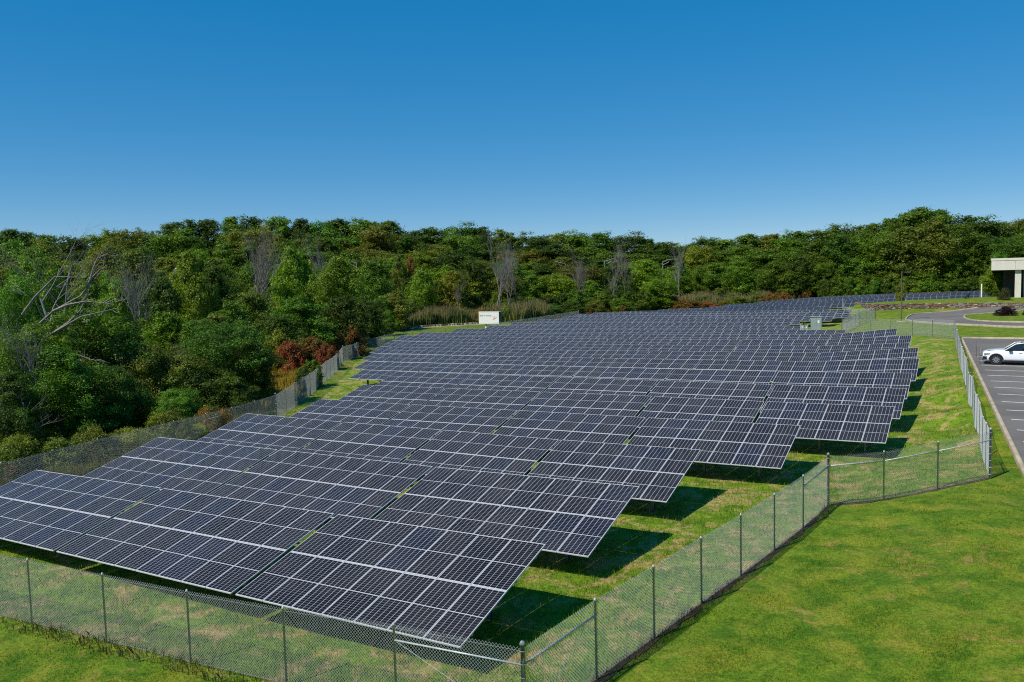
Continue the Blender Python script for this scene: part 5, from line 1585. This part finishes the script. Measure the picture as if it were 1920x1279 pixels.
# ------------------------------------------------------------------ reeds, meadow, low plants
def blade_field(name, poly, n, hmin, hmax, wid, cols, label, lean=0.35, plume=None, keep=None):
    px = np.array([q[0] for q in poly]); py = np.array([q[1] for q in poly])
    X = rng.uniform(px.min(), px.max(), n * 3); Y = rng.uniform(py.min(), py.max(), n * 3)
    k = inside(X, Y, poly)
    if keep is not None: k &= keep(X, Y)
    X, Y = X[k][:n], Y[k][:n]
    m = len(X)
    Z = gz(X, Y) - 0.05
    clump = 0.75 + 0.3 * np.sin(X * 0.6 + np.sin(Y * 0.37) * 2.1) * np.sin(Y * 0.5 + X * 0.21)
    h = (hmin + (hmax - hmin) * rng.random(m)) * clump
    t = rng.random(m) * math.pi; lt = rng.random(m) * 6.283; le = rng.random(m) * lean
    dx, dy = np.cos(t) * wid * .5, np.sin(t) * wid * .5
    V = np.empty((m, 5, 3))
    V[:, 0] = np.stack([X - dx, Y - dy, Z], -1); V[:, 1] = np.stack([X + dx, Y + dy, Z], -1)
    mxx, myy = X + np.cos(lt) * le * h * .35, Y + np.sin(lt) * le * h * .35
    V[:, 2] = np.stack([mxx + dx * .9, myy + dy * .9, Z + h * .6], -1)
    V[:, 3] = np.stack([X + np.cos(lt) * le * h, Y + np.sin(lt) * le * h, Z + h], -1)
    V[:, 4] = np.stack([mxx - dx * .9, myy - dy * .9, Z + h * .6], -1)
    ci = rng.integers(0, len(cols), m)
    cc = np.array(cols)[ci] * (0.7 + 0.6 * rng.random((m, 1)))
    tip = np.array(plume) if plume is not None else None
    colv = np.repeat(cc[:, None, :], 5, 1)
    if tip is not None:
        colv[:, 3] = tip * (0.7 + 0.6 * rng.random((m, 1)))
    colv = np.concatenate([colv, np.ones((m, 5, 1))], -1)
    F = np.arange(m * 5).reshape(m, 5)
    o = obj(name, np_mesh(name, V.reshape(-1, 3), F, [m_blade_col], {'col': colv.reshape(-1, 4)}))
    return tag(o, label, 'plants', kind='stuff')


m_blade_col, nt, p = new_mat('reed_leaf')
c = nt.new('ShaderNodeAttribute', attribute_name='col').outputs['Color']
nt.link(c, p.inputs['Base Color']); p.inputs['Roughness'].default_value = 0.6; p.inputs['Specular IOR Level'].default_value = 0.25
tr = nt.new('ShaderNodeBsdfTranslucent'); nt.link(c, tr.inputs['Color'])
mx = nt.new('ShaderNodeMixShader'); mx.inputs[0].default_value = 0.3
nt.link(p.outputs[0], mx.inputs[1]); nt.link(tr.outputs[0], mx.inputs[2]); nt.link(mx.outputs[0], nt.n['Material Output'].inputs['Surface'])

GREENS = [(0.13, 0.19, 0.04), (0.18, 0.24, 0.05), (0.21, 0.22, 0.07), (0.11, 0.16, 0.035)]
blade_field('reed_bed', [(-21, 145), (-14, 149.5), (-4, 151.5), (2, 150), (8, 155), (6, 162), (-8, 160), (-24, 156)], 16000, 2.2, 4.2, 0.11, GREENS, 'tall green reeds behind the rock edging left of the sign', plume=(0.26, 0.2, 0.1))
blade_field('reed_bed', [(33, 178), (46, 181), (60, 190), (74, 199), (88, 196), (92, 203), (70, 210), (45, 204), (32, 196)], 30000, 1.8, 3.4, 0.14, GREENS + [(0.26, 0.26, 0.08)], 'wide field of pale green reeds behind the far rows', plume=(0.28, 0.21, 0.11))
blade_field('goldenrod_meadow', [(-18.6, 60), (-18.6, 72), (-19.6, 82), (-21, 92), (-28, 90), (-30, 75), (-27, 60), (-20, 57)], 30000, 0.5, 1.2, 0.06, [(0.2, 0.2, 0.03), (0.15, 0.17, 0.03), (0.28, 0.21, 0.03)], 'yellow-green weedy meadow with goldenrod outside the left fence', plume=(0.5, 0.31, 0.03))
blade_field('weeds', [(-25.0, 27), (-23.4, 35.3), (-21.7, 40.2), (-18.9, 47.4), (-16.9, 54.8), (-19, 57), (-23, 49), (-28.5, 38), (-30, 28)], 26000, 0.3, 0.95, 0.05, [(0.07, 0.1, 0.02), (0.1, 0.13, 0.02), (0.05, 0.08, 0.015)], 'weedy green plants with yellow flowers behind the left fence', plume=(0.22, 0.19, 0.03))
blade_field('weeds', [(2, 151), (9, 158), (20, 168), (34, 178), (45, 186), (40, 192), (20, 178), (4, 166), (-2, 158)], 22000, 0.5, 1.6, 0.1, [(0.07, 0.09, 0.02), (0.1, 0.11, 0.025), (0.12, 0.1, 0.03)], 'strip of low weeds between the far rows and the wood')
fr = [np.array((-25.5, 30.0)), np.array(C0)]
blade_field('fence_weeds', [(-24.6, 26.9), (0.0, 15.3), (-0.2, 14.8), (-24.9, 26.2)], 16000, 0.06, 0.34, 0.02, [(0.11, 0.12, 0.03), (0.2, 0.16, 0.06), (0.07, 0.1, 0.02)], 'unmown grass along the foot of the front fence', lean=0.7)
blade_field('fence_weeds', [(0.0, 15.3), (11.45, 28.95), (11.75, 28.65), (0.25, 14.95)], 5000, 0.05, 0.3, 0.02, [(0.07, 0.08, 0.02), (0.14, 0.1, 0.04), (0.05, 0.07, 0.015)], 'dark weeds along the foot of the slanting fence', lean=0.7)

# clipped shrubs by the building and the island
for x, y, h, w, col, lab in ((76.9, 124.2, 1.75, 2.2, (0.06, 0.065, 0.022), 'round clipped olive bush at the left corner of the office building'),
                             (80.3, 122.3, 0.7, 1.7, (0.04, 0.1, 0.012), 'low clipped green bush at the foot of the building column'),
                             (66.9, 107.6, 1.25, 3.4, (0.028, 0.012, 0.016), 'dark purple spreading shrub on the drive island, the left one'),
                             (69.8, 106.6, 1.1, 2.6, (0.035, 0.013, 0.016), 'dark purple spreading shrub on the drive island, cut by the picture edge')):
    rt = empty('clipped_shrub', (x, y, g1(x, y) + (0.2 if y < 110 else 0)), 0.5)
    tag(rt, lab, 'bush')
    cm, tm, H0, W0 = KIT['bramble'][0]
    o = obj('crown', cm, rt, matrix=Matrix.Diagonal((w / W0, w / W0, h / H0, 1))); o.color = (*col, 1)
    obj('trunk', tm, rt, matrix=Matrix.Diagonal((w / W0, w / W0, h / H0, 1)))
print('objects', len(bpy.data.objects), 'tris', sum(sum(len(p_.vertices) - 2 for p_ in m_.polygons) for m_ in bpy.data.meshes if m_.users))
